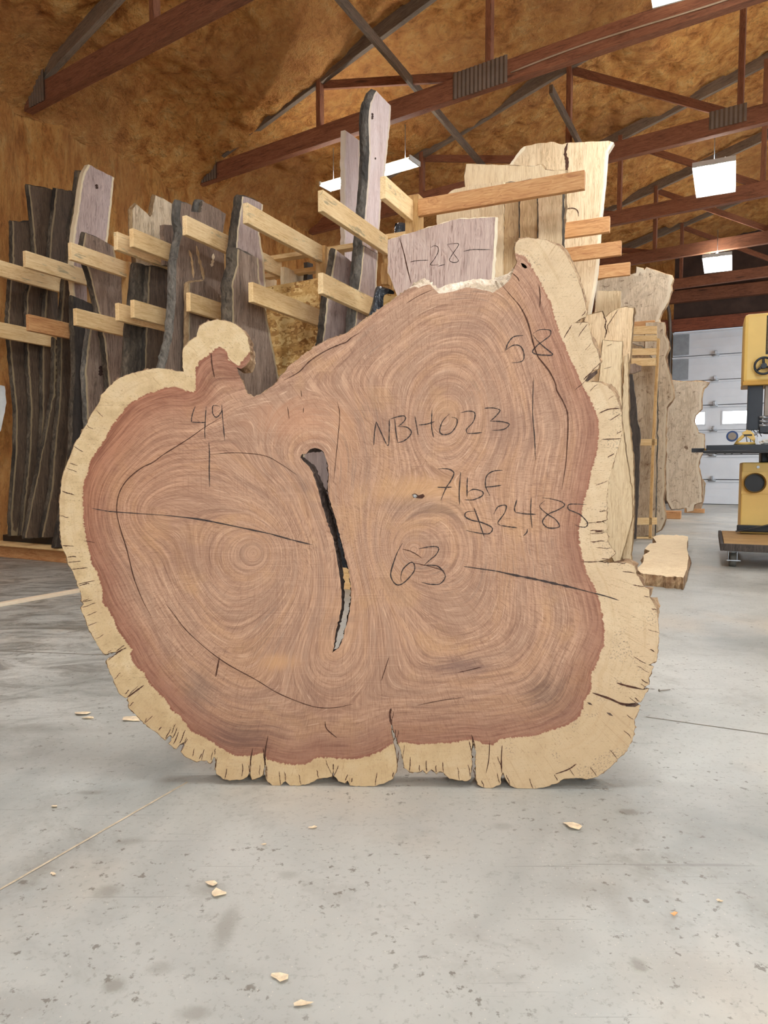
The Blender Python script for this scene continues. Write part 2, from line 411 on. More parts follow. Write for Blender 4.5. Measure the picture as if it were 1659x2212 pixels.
# ================================================================== BUILDING
TB = math.radians(34.0); Lb = np.array([math.sin(TB), math.cos(TB)]); Cb = np.array([math.cos(TB), -math.sin(TB)])
TE = math.radians(28.0); Ed = np.array([math.cos(TE), -math.sin(TE)])
HW = 4.5; SLOPE = .26; CW = -7.2; CRIDGE = .6; CR = 8.4; NB = -6.0
def bp(c, n, z=0.0): v = Cb * c + Lb * n; return (v[0], v[1], z)
_tab = rng.random((256, 256))
def vnoise(x, y):
    xi = np.floor(x).astype(int); yi = np.floor(y).astype(int); fx = x - xi; fy = y - yi
    fx = fx * fx * (3 - 2 * fx); fy = fy * fy * (3 - 2 * fy); g = lambda a, b: _tab[a % 256, b % 256]
    return (g(xi, yi) * (1 - fx) + g(xi + 1, yi) * fx) * (1 - fy) + (g(xi, yi + 1) * (1 - fx) + g(xi + 1, yi + 1) * fx) * fy
def fbm(x, y, o=4, r=.5):
    a = 1.0; s = 0; t = 0
    for i in range(o): s = s + a * vnoise(x * 2 ** i + 17 * i, y * 2 ** i + 5 * i); t += a; a *= r
    return s / t
# ---- floor
def floor_mat():
    t = NT('concrete'); g = t.n('ShaderNodeTexCoord'); v = g.outputs['Object']
    a = t.noise(v, 1.1, 5, .6, .6); b = t.noise(v, 5.0, 5, .7); f = t.noise(v, 70.0, 3, .7)
    c = t.ramp(a, [(.32, srgb(148, 149, 143)), (.5, srgb(177, 177, 170)), (.68, srgb(196, 195, 187))])
    c = t.mix(t.math('MULTIPLY', t.step(t.noise(t.map(v, (1, 1, 1), (0, 0, .5), (5, 2, 0)), .9, 4, .6), .5, .68), .4), c, srgb(208, 192, 170))
    c = t.mix(t.math('MULTIPLY', t.step(b, .52, .7), .32), c, srgb(146, 143, 134))
    c = t.mix(t.math('MULTIPLY', t.step(f, .54, .70), .38), c, srgb(124, 118, 108))
    # dark grime, heavier near the left rack
    sx = t.n('ShaderNodeSeparateXYZ'); t.set(sx.inputs[0], v)
    left = t.step(sx.outputs[0], -.45, -1.6)
    far = t.step(sx.outputs[1], 1.7, 2.6)
    gr = t.step(t.noise(t.map(v, (1.0, 2.2, 1), (0, 0, -.3)), 3.2, 6, .7, 1.0), .40, .66)
    c = t.mix(t.math('MULTIPLY', t.math('MULTIPLY', gr, t.math('MULTIPLY', left, far)), .75), c, srgb(92, 86, 76))
    gr2 = t.step(t.noise(v, 2.3, 6, .72, .5), .56, .70)
    c = t.mix(t.math('MULTIPLY', gr2, .42), c, srgb(124, 119, 108))
    # small dark pits and pale crumbs
    pm = t.step(t.noise(v, 2.6, 3, .6), .44, .56)
    c = t.mix(t.math('MULTIPLY', t.math('MULTIPLY', t.step(t.noise(v, 38.0, 5, .62), .60, .66), t.math('ADD', .25, t.math('MULTIPLY', pm, .75))), .7), c, srgb(98, 90, 78))
    vo2 = t.n('ShaderNodeTexVoronoi'); t.set(vo2.inputs['Vector'], v); vo2.inputs['Scale'].default_value = 60
    c = t.mix(t.math('MULTIPLY', t.step(vo2.outputs[0], .1, .05), .5), c, srgb(222, 214, 198))
    # scratches
    for k, (rot, thr) in enumerate([(.9, .66), (-.5, .67), (.15, .68)]):
        s_ = t.noise(t.map(v, (1.2, 60, 1), (0, 0, rot), (k * 3, k, 0)), 1.0, 3, .6)
        c = t.mix(t.math('MULTIPLY', t.step(s_, thr, thr + .06), .35), c, srgb(108, 104, 98))
    # oil and drip stains at their own places
    for px, py, rx, ry, k in [(1356, 1754, .035, .018, .7), (450, 1922, .05, .035, .45), (236, 1926, .035, .03, .5), (487, 2005, .025, .08, .5), (248, 2128, .022, .02, .6),
                              (345, 2092, .03, .02, .4), (422, 2190, .035, .02, .5), (1480, 2105, .11, .07, .22), (1380, 2085, .02, .022, .6), (1010, 2010, .05, .05, .15),
                              (1280, 1925, .10, .05, .28), (285, 1817, .04, .02, .4), (190, 1712, .05, .015, .5), (30, 2170, .10, .05, .3), (1220, 2040, .08, .08, .2),
                              (60, 1575, .30, .05, .35), (1240, 1790, .12, .04, .12), (1340, 1965, .03, .06, .25), (1085, 1785, .03, .02, .35), (624, 1890, .03, .02, .35)]:
        p = on_z(px, py, 0); d = t.n('ShaderNodeVectorMath', operation='LENGTH')
        q = t.n('ShaderNodeVectorMath', operation='ADD'); t.set(q.inputs[0], v); q.inputs[1].default_value = (-p[0], -p[1], 0)
        t.set(d.inputs[0], t.map(q.outputs[0], (1 / rx, 1 / ry, 0)))
        e = t.math('ADD', d.outputs['Value'], t.math('MULTIPLY', t.math('SUBTRACT', f, .5), 1.2))
        c = t.mix(t.math('MULTIPLY', t.step(t.math('ADD', e, t.math('MULTIPLY', t.math('SUBTRACT', b, .5), 1.6)), 1.1, .2), k * .8), c, srgb(108, 100, 88))
    ro = t.math('ADD', .30, t.math('MULTIPLY', b, .30))
    t.bump(t.math('ADD', t.math('MULTIPLY', f, .5), b), .12, .004)
    return t.done(c, ro, spec=.5)
M['floor'] = floor_mat()
bm = bmesh.new(); bbox(bm, -14, 14, -8, 24, -.12, 0)
bm_obj('floor', bm, M['floor'], kind='structure')
def strip(name, a, b, w, mat, parent=None):
    p, q = on_z(*a, 0), on_z(*b, 0); d = (q - p)[:2]; L = np.hypot(*d); n = np.array([-d[1], d[0]]) / L * w / 2
    N = 24; vs = []
    for i in range(N + 1):
        x = p[:2] + d * i / N; j = random.uniform(-.15, .15)
        vs += [(*(x + n * (1 + j)), .0012), (*(x - n * (1 - j)), .0012)]
    fs = [(2 * i, 2 * i + 1, 2 * i + 3, 2 * i + 2) for i in range(N)]
    me = bpy.data.meshes.new(name); me.from_pydata(vs, [], fs)
    return link_mesh(name, me, mat, parent, kind='structure')
M['joint'] = plain('joint_dust', (196, 180, 154), .95, var=.25, scale=40); M['joint_dark'] = plain('floor_crack', (128, 118, 104), .95, var=.3, scale=40)
fj = strip('trim_1', (-40, 1945), (405, 1690), .006, M['joint'])
strip('trim_2', (1395, 1549), (1700, 1592), .005, M['joint_dark']); strip('trim_3', (230, 1415), (-40, 1405), .006, M['joint_dark'])

# ---- sprayed foam
def foam_mat(name, tint=1.0, stretch=(1, 1, 1)):
    t = NT(name); v = t.map(t.n('ShaderNodeTexCoord').outputs['Object'], stretch)
    a = t.noise(v, 5.5, 7, .68, .3); b = t.noise(v, 24.0, 5, .7, .3); big = t.noise(v, .55, 2, .5)
    c = t.ramp(a, [(.30, srgb(150, 88, 44)), (.42, srgb(214, 142, 74)), (.56, srgb(238, 174, 98)), (.75, srgb(248, 206, 136))])
    c = t.mix(t.math('MULTIPLY', t.step(b, .55, .70), .55), c, srgb(112, 60, 28))
    rid = t.math('ABSOLUTE', t.math('SUBTRACT', t.noise(v, 3.0, 4, .55, .5), .5)); c = t.mix(t.math('MULTIPLY', t.step(rid, .03, .0), .22), c, srgb(96, 48, 20))
    c = t.mix(t.math('MULTIPLY', t.step(big, .42, .62), .45), c, srgb(206, 146, 92))
    h = t.math('ADD', t.math('MULTIPLY', a, 1.0), t.math('MULTIPLY', b, .45)); t.bump(h, 1.0, .13)
    return t.done(c, .92, spec=.2)
M['foam'] = foam_mat('spray_foam'); M['foam_wall'] = foam_mat('spray_foam_wall', stretch=(1.6, 1.6, .5))
def grid_mesh(name, fn, nu, nv, mat, **k):
    u = np.linspace(0, 1, nu); v = np.linspace(0, 1, nv); U, V_ = np.meshgrid(u, v, indexing='ij'); P = fn(U, V_).reshape(-1, 3)
    idx = np.arange(nu * nv).reshape(nu, nv); f = np.stack([idx[:-1, :-1], idx[1:, :-1], idx[1:, 1:], idx[:-1, 1:]], -1).reshape(-1, 4)
    me = bpy.data.meshes.new(name); me.from_pydata(P.tolist(), [], f.tolist()); return link_mesh(name, me, mat, smooth=True, **k)
N1 = 20.0
def roofz(c): return HW + .30 + SLOPE * (c - CW)
def ceil_fn(U, V_):
    c = CW - .05 + (CRIDGE - CW + .05) * U; n = NB + (N1 - NB) * V_
    b = fbm(c * 1.1, n * 1.1, 5, .55); z = roofz(c) + (b - .5) * .34 + (fbm(c * .5 + 9, n * .5, 2) - .5) * .3
    # foam swells over the purlins and thins out beside the rafters
    ph = ((n - 4.09) / 2.25) % 1.0; z = z - .03 * np.cos(2 * np.pi * ph) + .16 * np.abs(fbm(c * 2.6, n * 2.6, 4, .6) - .5) + .07 * (fbm(c * 7, n * 7, 2) - .5)
    z = np.where(c < CW + .5, z - (CW + .5 - c) * .5, z)
    X = c[..., None] * Cb + n[..., None] * Lb; return np.concatenate([X, z[..., None]], -1)
grid_mesh('ceiling', ceil_fn, 190, 560, M['foam'], kind='structure')
def ceil2(U, V_):
    c = CRIDGE + (CR - CRIDGE) * U; n = NB + (N1 - NB) * V_; z = roofz(CRIDGE) - SLOPE * (c - CRIDGE) + (fbm(c, n, 4) - .5) * .25
    X = c[..., None] * Cb + n[..., None] * Lb; return np.concatenate([X, z[..., None]], -1)
grid_mesh('ceiling', ceil2, 30, 80, M['foam'], kind='structure')
def wall_left(U, V_):
    n = NB + (N1 - NB) * U; z = (HW + .4) * V_; c = CW + (fbm(n * 2.2, z * .8, 4) - .5) * .22 + .0 * z
    c = c + .05 * np.sin(n * 2 * np.pi / .61)
    X = c[..., None] * Cb + n[..., None] * Lb; return np.concatenate([X, z[..., None]], -1)
grid_mesh('wall_left', wall_left, 260, 50, M['foam_wall'], kind='structure')
def wall_right(U, V_):
    n = NB + (N1 - NB) * U; z = (HW + .5) * V_; c = CR + (fbm(n * 2, z, 3) - .5) * .1
    X = c[..., None] * Cb + n[..., None] * Lb; return np.concatenate([X, z[..., None]], -1)
grid_mesh('wall_right', wall_right, 60, 12, M['foam_wall'], kind='structure')
def wallbox(name, P0, d, n, x0, x1, z0, z1, th, mat, **k):
    bm = bmesh.new(); bbox(bm, x0, x1, 0, th, z0, z1); return bm_obj(name, bm, mat, None, (P0[0], P0[1], 0), math.atan2(d[1], d[0]), **k)
# back wall with its tall doorway
PB = Cb * CW + Lb * NB
wallbox('wall_back', PB, Cb, Lb, 0, 8.6, 0, 7.2, .15, M['foam_wall'], kind='structure')
wallbox('wall_back', PB, Cb, Lb, 13.6, 16, 0, 7.2, .15, M['foam_wall'], kind='structure')
wallbox('wall_back', PB, Cb, Lb, 8.6, 13.6, 4.2, 7.2, .15, M['foam_wall'], kind='structure')

# ---- end wall with the sectional door
E0 = np.array([6.81, 16.6]); ZD = 4.02
M['header'] = wood('header_timber', (150, 86, 56), (124, 66, 42), (84, 44, 28), 'x', bump=.1)
M['darkwall'] = plain('end_wall_dark', (74, 56, 46), .9, var=.3, scale=3)
ER = math.atan2(Ed[1], Ed[0])
def endpt(x, z=0.0, off=0.0):
    n = np.array([-Ed[1], Ed[0]]); v = E0 + Ed * x + n * off; return (v[0], v[1], z)
def endobj(name, dims, mat, parent=None, bev=0.0, **k):
    bm = bmesh.new(); bbox(bm, *dims, bev=bev); return bm_obj(name, bm, mat, parent, (E0[0], E0[1], 0) if parent is None else (0, 0, 0), ER if parent is None else 0, **k)
endobj('wall_end', (-9, 0, .05, .3, 0, 7), M['foam_wall'], kind='structure')
endobj('wall_end', (0, 5.5, .05, .3, ZD + .3, 7.5), M['darkwall'], kind='structure')
endobj('wall_end', (5.2, 9, .05, .3, 0, ZD + .3), M['foam_wall'], kind='structure')
endobj('trim_4', (-.3, 5.6, -.06, .05, ZD + .02, ZD + .30), M['header'], kind='structure')
endobj('trim_5', (-2.0, 6.5, -.10, .05, ZD + .68, ZD + .95), M['truss'], kind='structure')
door = empty('door_1', (E0[0], E0[1], 0), ER, kind='structure')
M['door'] = plain('door_panel_white', (224, 227, 230), .5, var=.05, scale=2, bump=0)
PH = ZD / 7
bm = bmesh.new(); bbox(bm, 0, 5.2, .055, .09, 0, ZD); bm_obj('added_dark_backing', bm, M['black'], door)  # black sheet added behind the panels so their joints read as dark lines
for i in range(7):
    bm = bmesh.new(); z0 = i * PH
    wins = [(.17, .733), (1.113, 1.673), (2.05, 2.61), (2.99, 3.55), (3.93, 4.49)] if i == 3 else []
    if wins:
        zz = [(z0 + .006, z0 + .14), (z0 + .42, z0 + PH - .006)]
        for a, b in zz: bbox(bm, 0, 5.2, 0, .05, a, b)
        xs = [0] + [x for w_ in wins for x in w_] + [5.2]
        for a, b in zip(xs[::2], xs[1::2]): bbox(bm, a, b, 0, .05, z0 + .14, z0 + .42)
    else: bbox(bm, 0, 5.2, 0, .05, z0 + .012, z0 + PH - .012, bev=.008)
    for zr in (.33, .66):
        if not wins: bbox(bm, 0, 5.2, -.006, 0, z0 + PH * zr - .006, z0 + PH * zr + .006)
    bbox(bm, 0, 5.2, -.03, 0, z0 + PH - .045, z0 + PH - .006)
    pn = bm_obj('door_panel', bm, M['door'], door)
    if wins:
        for a, b in wins:
            bm = bmesh.new(); bbox(bm, a, b, .02, .045, z0 + .14, z0 + .42); bm_obj('pane', bm, M['pane'], pn)
            bm = bmesh.new()
            for q in ((a - .03, a, z0 + .11, z0 + .45), (b, b + .03, z0 + .11, z0 + .45), (a, b, z0 + .11, z0 + .14), (a, b, z0 + .42, z0 + .45)): bbox(bm, q[0], q[1], -.015, 0, q[2], q[3])
            bm_obj('pane_frame', bm, M['door'], pn)
    if i < 6:
        bm = bmesh.new(); bbox(bm, .86, 1.0, -.045, -.03, z0 + PH - .05, z0 + PH + .02); bbox(bm, .9, .96, -.08, -.03, z0 + PH, z0 + PH + .09, bev=.01)
        cyl(bm, (.85, -.05, z0 + PH - .01), (1.01, -.05, z0 + PH - .01), .018, seg=8)
        bm_obj('hinge', bm, M['steel'], door)
for i in range(7):
    bm = bmesh.new(); bbox(bm, .02, .36, -.035, -.03, i * PH + .04, i * PH + PH - .06); bm_obj('end_stile', bm, M['grey_steel'], door)
bm = bmesh.new(); tube(bm, [(-.05, -.12, 0), (-.05, -.12, 1), (-.05, -.12, 2.5), (-.05, -.12, ZD - .1), (-.05, -.2, ZD + .15), (-.05, -.42, ZD + .38), (-.05, -.8, ZD + .5), (-.05, -3.0, ZD + .56)], .04, 8)
bm_obj('door_track', bm, M['galv'], door)
endobj('trim_6', (-.12, -.02, -.08, .05, 0, ZD + .05), M['galv'], kind='structure')

# ---- roof trusses
TRN = [4.09 + 2.25 * k for k in range(-1, 6)]
names = ['roof truss overhead just in front of the sawn slab', 'nearest visible roof truss, its bottom chord crossing the top left corner', 'roof truss with the wide ribbed steel splice plate on its bottom chord',
         'roof truss behind the tallest pale slab with a small splice plate near the right', 'roof truss directly in front of the farther right light', 'roof truss between the right hand light and the farthest light', 'last roof truss before the overhead door wall']
def beam(name, p, q, h, wdt, mat, parent, up=(0, 0, 1), **k):
    """p,q: centre-line end points, world space"""
    p = Vector(p); q = Vector(q); d = q - p; L = d.length; x = d.normalized(); y = Vector(up).cross(x).normalized(); z = x.cross(y)
    R = Matrix((x, y, z)).transposed().to_4x4(); R.translation = p
    bm = bmesh.new(); bbox(bm, 0, L, -wdt / 2, wdt / 2, -h / 2, h / 2, bev=.004)
    me = bpy.data.meshes.new(name); bm.normal_update(); bm.to_mesh(me); bm.free()
    o = link_mesh(name, me, mat, None, **k)
    if parent: o.parent = parent; o.matrix_basis = parent_inv(parent) @ R
    else: o.matrix_basis = R
    return o
def parent_inv(pr):
    return (Matrix.Translation(pr.location) @ Matrix.Rotation(pr.rotation_euler[2], 4, 'Z')).inverted()
def corr_plate(name, c0, c1, z0, z1, n, parent):
    bm = bmesh.new(); k = int((c1 - c0) / .022); last = None
    for i in range(k + 1):
        c = c0 + (c1 - c0) * i / k; nn = n - .002 - (.010 if i % 2 else 0); a = bm.verts.new(bp(c, nn, z0)); b = bm.verts.new(bp(c, nn, z1))
        a2 = bm.verts.new(bp(c, nn + .004, z0)); b2 = bm.verts.new(bp(c, nn + .004, z1))
        if last: bm.faces.new((last[0], a, b, last[1])); bm.faces.new((last[3], b2, a2, last[2]))
        last = (a, b, a2, b2)
    me = bpy.data.meshes.new(name); bm.to_mesh(me); bm.free(); o = link_mesh(name, me, M['galv'], parent); o.matrix_basis = parent_inv(parent); return o
VS = [2.05, 4.15, 6.05]
for ti, n in enumerate(TRN):
    root = empty('roof_truss', bp(CW, n, HW), 0, label=names[ti], cat='truss', group='roof trusses')
    hc = .2; s1 = CR - CW
    beam('bottom_chord', bp(CW + .02, n, HW + hc / 2), bp(CR - .02, n, HW + hc / 2), hc, .09, M['truss'], root)
    top = lambda s_: HW + .235 + SLOPE * s_ - .02
    beam('top_chord', bp(CW + .05, n + .0, top(.05)), bp(CRIDGE, n, top(CRIDGE - CW)), .15, .06, M['truss_grey'], root)
    for s_ in VS:
        beam('upright_web', bp(CW + s_, n - .0, HW + .16), bp(CW + s_, n, top(s_)), .075, .06, M['truss'], root, up=(Lb[0], Lb[1], 0))
    for a, b in ((2.05, 4.15), (4.15, 6.05)):
        beam('diagonal_web', bp(CW + a, n + .05, top(a) - .06), bp(CW + b, n + .05, HW + .16), .09, .04, M['truss'], root)
    beam('diagonal_web', bp(CW + 6.05, n + .05, top(6.05) - .06), bp(CRIDGE + .2, n + .05, HW + .16), .09, .04, M['truss'], root)
    if ti == 2: corr_plate('splice_plate', CW + 3.78, CW + 4.36, HW - .01, HW + .24, n - .05, root)
    if ti == 3: corr_plate('splice_plate', CW + 5.75, CW + 6.12, HW + .06, HW + .25, n - .05, root)
    if ti in (1, 2): corr_plate('heel_plate', CW + .12, CW + .42, HW + .0, HW + .3, n - .05, root)
    if ti == 2:
        bm = bmesh.new(); pts = []
        for i in range(30):
            u = i / 29; pts.append(bp(CW + 4.4 + 2.9 * u, n - .06, HW + .06 + .05 * math.sin(u * 7) * .4 + .02 * u))
        tube(bm, pts, .008, 6); o = bm_obj('cable', bm, M['cable'], root); o.matrix_basis = parent_inv(root)
# loose diagonal braces lying on the chords
def zpt(px, py, z): return tuple(on_z(px, py, z))
beam('roof_brace', zpt(722, -18, 4.86), zpt(1046, 362, 4.86), .09, .04, M['truss_grey'], None, label='long grey brace running diagonally behind the ribbed splice plate', cat='brace', group='diagonal roof braces')
beam('roof_brace', zpt(1190, 192, 4.86), zpt(1262, 330, 4.86), .09, .04, M['truss_grey'], None, label='grey brace dropping behind the tallest pale slab', cat='brace', group='diagonal roof braces')

# ---- light fixtures
def fixture(px, py, z, ang, L, W, label, chain=True):
    """two-lamp hooded shop light; centre on a sight line at height z"""
    p = on_z(px, py, z); root = empty('shop_light', (p[0], p[1], z), ang, label=label, cat='light', group='hanging shop lights')
    bm = bmesh.new(); w2 = W / 2
    prof = [(-w2, 0), (-w2 + .02, .035), (-w2 * .5, .055), (0, .008), (w2 * .5, .055), (w2 - .02, .035), (w2, 0)]
    A = [[bm.verts.new((x, y, zz)) for y, zz in prof] for x in (-L / 2, L / 2)]
    for i in range(6): bm.faces.new((A[0][i], A[1][i], A[1][i + 1], A[0][i + 1]))
    bmesh.ops.solidify(bm, geom=bm.faces[:], thickness=.006)
    for x in (-L / 2, L / 2): bbox(bm, x - .008, x + .008, -w2, w2, -.004, .05)
    bm_obj('reflector', bm, M['housing'], root)
    for s_ in (-1, 1):
        bm = bmesh.new(); bbox(bm, -L / 2 + .02, L / 2 - .02, s_ * w2 * .5 - w2 * .30, s_ * w2 * .5 + w2 * .30, -.002, .02, bev=.012); bm_obj('lamp', bm, M['tube'], root)
    bm = bmesh.new(); bbox(bm, -L / 2 + .04, L / 2 - .04, -.018, .018, .056, .066); bm_obj('added_uplight_strip', bm, M['tube'], root)  # glowing strip added on top of the hood to brighten the ceiling
    for x in (-L * .4, L * .4):
        bm = bmesh.new(); tube(bm, [(x, 0, .02), (x, 0, .45)], .004, 5); bm_obj('hanger', bm, M['steel'], root)
    return root
RA = math.atan2(3.4, 1.7)
fixture(795, 381, 4.25, math.atan2(Cb[1], Cb[0]), 1.28, .22, 'hooded twin tube light behind the two tallest walnut boards')
fixture(1544, 389, 4.3, RA, 1.0, .45, 'nearer bright twin panel light at the upper right')
fixture(1550, 571, 4.3, RA, 1.0, .44, 'farthest and smallest bright twin panel light at the right')
fixture(1478, -118, 4.3, RA, 1.15, .5, 'bright light only just showing at the top edge of the frame')
for x, y, lb in ((.4, 1.2, 'straight above the camera'), (-2.6, 2.6, 'above the left foreground'), (-1.4, -2.2, 'behind the camera'), (3.2, -1.0, 'behind the camera at the right'), (8.0, 9.0, 'added in the right aisle beyond the bandsaw to brighten the door'), (9.7, 12.4, 'added in the right aisle near the overhead door to brighten it')):  # the right aisle pair is added to throw light on the overhead door
    r_ = empty('shop_light', (x, y, 4.3), RA, label='shop light out of frame ' + lb, cat='light', group='hanging shop lights')
    bm = bmesh.new(); bbox(bm, -.58, .58, -.26, .26, .031, .11, bev=.01); bm_obj('reflector', bm, M['housing'], r_)
    bm = bmesh.new(); bbox(bm, -.5, .5, -.02, .02, .112, .122); bm_obj('added_uplight_strip', bm, M['tube'], r_)  # added upward glow for the ceiling, not a lamp of the fixture
    for s_ in (-1, 1):
        bm = bmesh.new(); bbox(bm, -.56, .56, s_ * .13 - .09, s_ * .13 + .09, .0, .03); bm_obj('lamp', bm, M['tube'], r_)
# ================================================================== THE BIG SLAB
SP = Plane(np.array([.368, 1.805]), np.array([1.0, -0.0267])); STH = .068
OUT = """397,803 380,802 360,797.5 340.5,795 324,798 302.5,803 281,808 259,816 245,826 230,841 217.5,855 215,868 205,884 195,899 187,917 174,938.5 160,964 152,984 141.6,1009 134,1033 131,1060 128,1085 129,1114 130,1150 134,1179 139,1192 144,1203 147,1219 155,1230 162,1246 168,1265 175,1282 176,1298 181,1305 175,1313 177,1322 183,1332 190,1354 204,1381 216,1402 228,1413 236,1410 246,1409 252,1408 245,1417 233,1422 230,1428 233,1441 245,1468 257,1497 266,1504 273,1508 277,1504 276,1512 278,1528.5 293,1543.6 311,1562 326,1575 341,1583 348.6,1592 357,1599 361,1592 368,1588 372,1592 370,1600 364,1606 372,1612 381,1618 388,1608 397,1603 399,1610 395,1618 391,1624 398,1632.5 413,1640 425,1646 434.5,1643 447,1643 454,1649 459,1641 462,1635 467,1641 465,1661 469,1673 486,1684 501,1685 522,1684 534,1678 538,1670 540,1650 541,1672 544.5,1684 561,1679 568,1672 571,1650 573,1630 574,1655 574,1676 577,1687 588,1696.7 606,1698.5 612,1690 617,1687.6 626,1696.7 649.6,1696.7 667.6,1693 689,1681 707.4,1680 717,1677 720,1662 722,1677 731,1687.6 745,1692 751,1686 756,1696.7 780,1699 808.7,1698.5 834,1690 848,1682 856,1668 858,1650 855,1628 850,1605 845,1580 846,1562 851,1580 858,1600 866,1622 870,1640 873,1658 885,1667 897,1668 906,1667 912.7,1663 921,1671 931.6,1662 942.5,1671 950,1666 958,1669 971,1682 993,1686 1008.5,1687 1017,1682 1020,1650 1018,1625 1021,1603 1028,1622 1027,1650 1028,1681 1032,1694 1044.7,1701 1059,1703 1081,1694 1082,1679 1086,1668 1092,1681 1102.5,1697 1117,1704.6 1153,1704.6 1182,1699 1207,1690 1218,1682 1243.6,1680 1269,1683 1290.6,1677.5 1316,1659 1334,1639.5 1354,1621 1366.6,1596 1372,1571 1370,1556 1378,1538 1383,1524 1368,1521 1384,1516 1392,1502 1401,1488 1386,1490 1402,1478 1401,1464 1406,1455 1412,1440 1400,1436 1418,1428 1420,1410 1421,1393.6 1423.7,1368 1421,1343 1419,1317.6 1410,1299.6 1403,1290 1402.7,1274 1392,1268 1384.6,1256 1374,1238 1370,1223.6 1358,1217 1345,1214.6 1316,1216 1290,1213 1316,1207 1330,1194.7 1321,1184 1316,1176 1312,1169 1314,1160 1310.5,1150 1300,1148 1311,1144 1310.5,1132 1298,1127 1311,1122 1310,1102 1311,1072 1314,1038.6 1323,1005.5 1332,978 1340,951 1344,930 1343,903 1343,891 1337,873 1328,852 1313,834 1295,826 1275,825 1263,823 1270,812 1281,800 1292,797 1297,783 1290.6,759 1280,738 1275.5,720 1271,697 1252,697 1238,699 1250,691 1266,684 1268,675 1266.5,669 1262,647.7 1254.4,620.5 1245,593 1233,572 1221,548 1206,531.6 1185,521 1161,515.7 1137,513.6 1122,516.6 1114,525.6 1112,539 1114,555.8 1117,566 1111,580 1107,590 1101,604 1089,616 1079.6,622 1064.5,632.6 1055.5,629.6 1037,625 1007,620.5 980,629.6 962,633 948,634 937.5,624 928.5,614.5 919.5,616 904,622 896,619 880,626 862,638 841,653 823,665.5 799,682 784,692.6 769,704.7 751,718 740,723 720.6,729 699.5,738 684,747 660,763 639,780 624,790.6 615,804 603,816 599,824.7 577,843 559,853.6 545,857 534,850 528.6,835.5 521,819 514,803 511,793 521,797 532,789 541,776 539,752 534,727 524,713 508,700 490,694 469,690 446,696 431,705 425.5,720 425,727 411,736 396.6,752 393.7,770 394.8,788.5"""
OUT = [tuple(map(float, s.split(','))) for s in OUT.split()]
HOLE = [(652, 981), (662, 980), (669, 971), (680, 967.5), (690, 970), (699, 976), (704, 991), (709, 1006), (710, 1030), (708, 1060), (711, 1075), (718, 1098), (726, 1122), (731, 1145), (737, 1168), (744, 1195), (749, 1213), (755, 1240), (758, 1262), (758, 1300), (756, 1320), (747, 1355), (738, 1387), (732, 1400), (724, 1405), (718, 1410),
        (722, 1395), (724, 1375), (726, 1360), (733, 1335), (738, 1310), (738, 1285), (736, 1260), (731, 1225), (726, 1195), (720, 1165), (713, 1145), (704, 1118), (695, 1090), (688, 1062), (682, 1040), (674, 1018), (664, 1004), (655, 996), (649, 988)]
EYE = [(1125, 568), (1130, 569), (1137, 574), (1139, 579), (1134, 580), (1128, 576)]
HEART = """422,846 407,844.6 389,839 367.6,835.5 349.5,841 331.5,847 313,852 291.7,864 273.6,877 262.7,893 244.7,915 226.6,947.6 205,980 194.8,994.6 190,1020 181,1041.7 178.8,1070.6 179.6,1096 181,1132 187,1168 194,1193.6 197.6,1219 208.5,1233 215.7,1255 220.5,1275 222,1302.5 229.6,1311.5 244.7,1335.6 253.7,1362.7 278,1393 284,1402 281,1417 291,1438 308,1450 323,1477 356,1510 371,1534.5 389,1546.6 401,1566 416.5,1582.8 440.6,1592 476.7,1616 507,1632.5 537,1634 570,1625 577,1640.6 602.5,1648 631.5,1651.5 660,1651.5 686,1637 711,1637 754,1640.6 790.6,1635 823,1622.5 845,1608 870,1604 906,1608 942.5,1606 978.7,1604 1019,1596 1044.7,1607 1066,1608.8 1081,1596 1124,1592.5 1160,1589 1189,1578 1225.5,1567 1247,1552.7 1258,1534.6 1261.7,1513 1276,1495 1278,1469.5 1276,1455 1290.6,1433 1296,1411.7 1305,1393.6 1305,1357 1301.5,1325 1294,1296 1283,1263 1269,1241.7 1261.7,1216 1256,1194.7 1251,1169 1251,1140 1256,1115 1261.7,1079 1269.5,1057.5 1275.5,1027 1284.5,994 1290.6,970 1293.6,937 1292,901 1284.5,882.7 1275.5,861.6 1263.4,843.6 1254.4,825.5 1245,801 1233,777 1221,747 1209,717 1200,690 1191,656.7 1179,632.6 1164,602.5 1152,584 1143,566 1134,554 1123,550 1080,540 900,540 540,760 514,790 508.7,786.7 494,777.6 490.6,763 483,752 472.5,749.4 461.7,756 447,770 429,781 422.6,799 422,824.7"""
HEART = [tuple(map(float, s.split(','))) for s in HEART.split()]
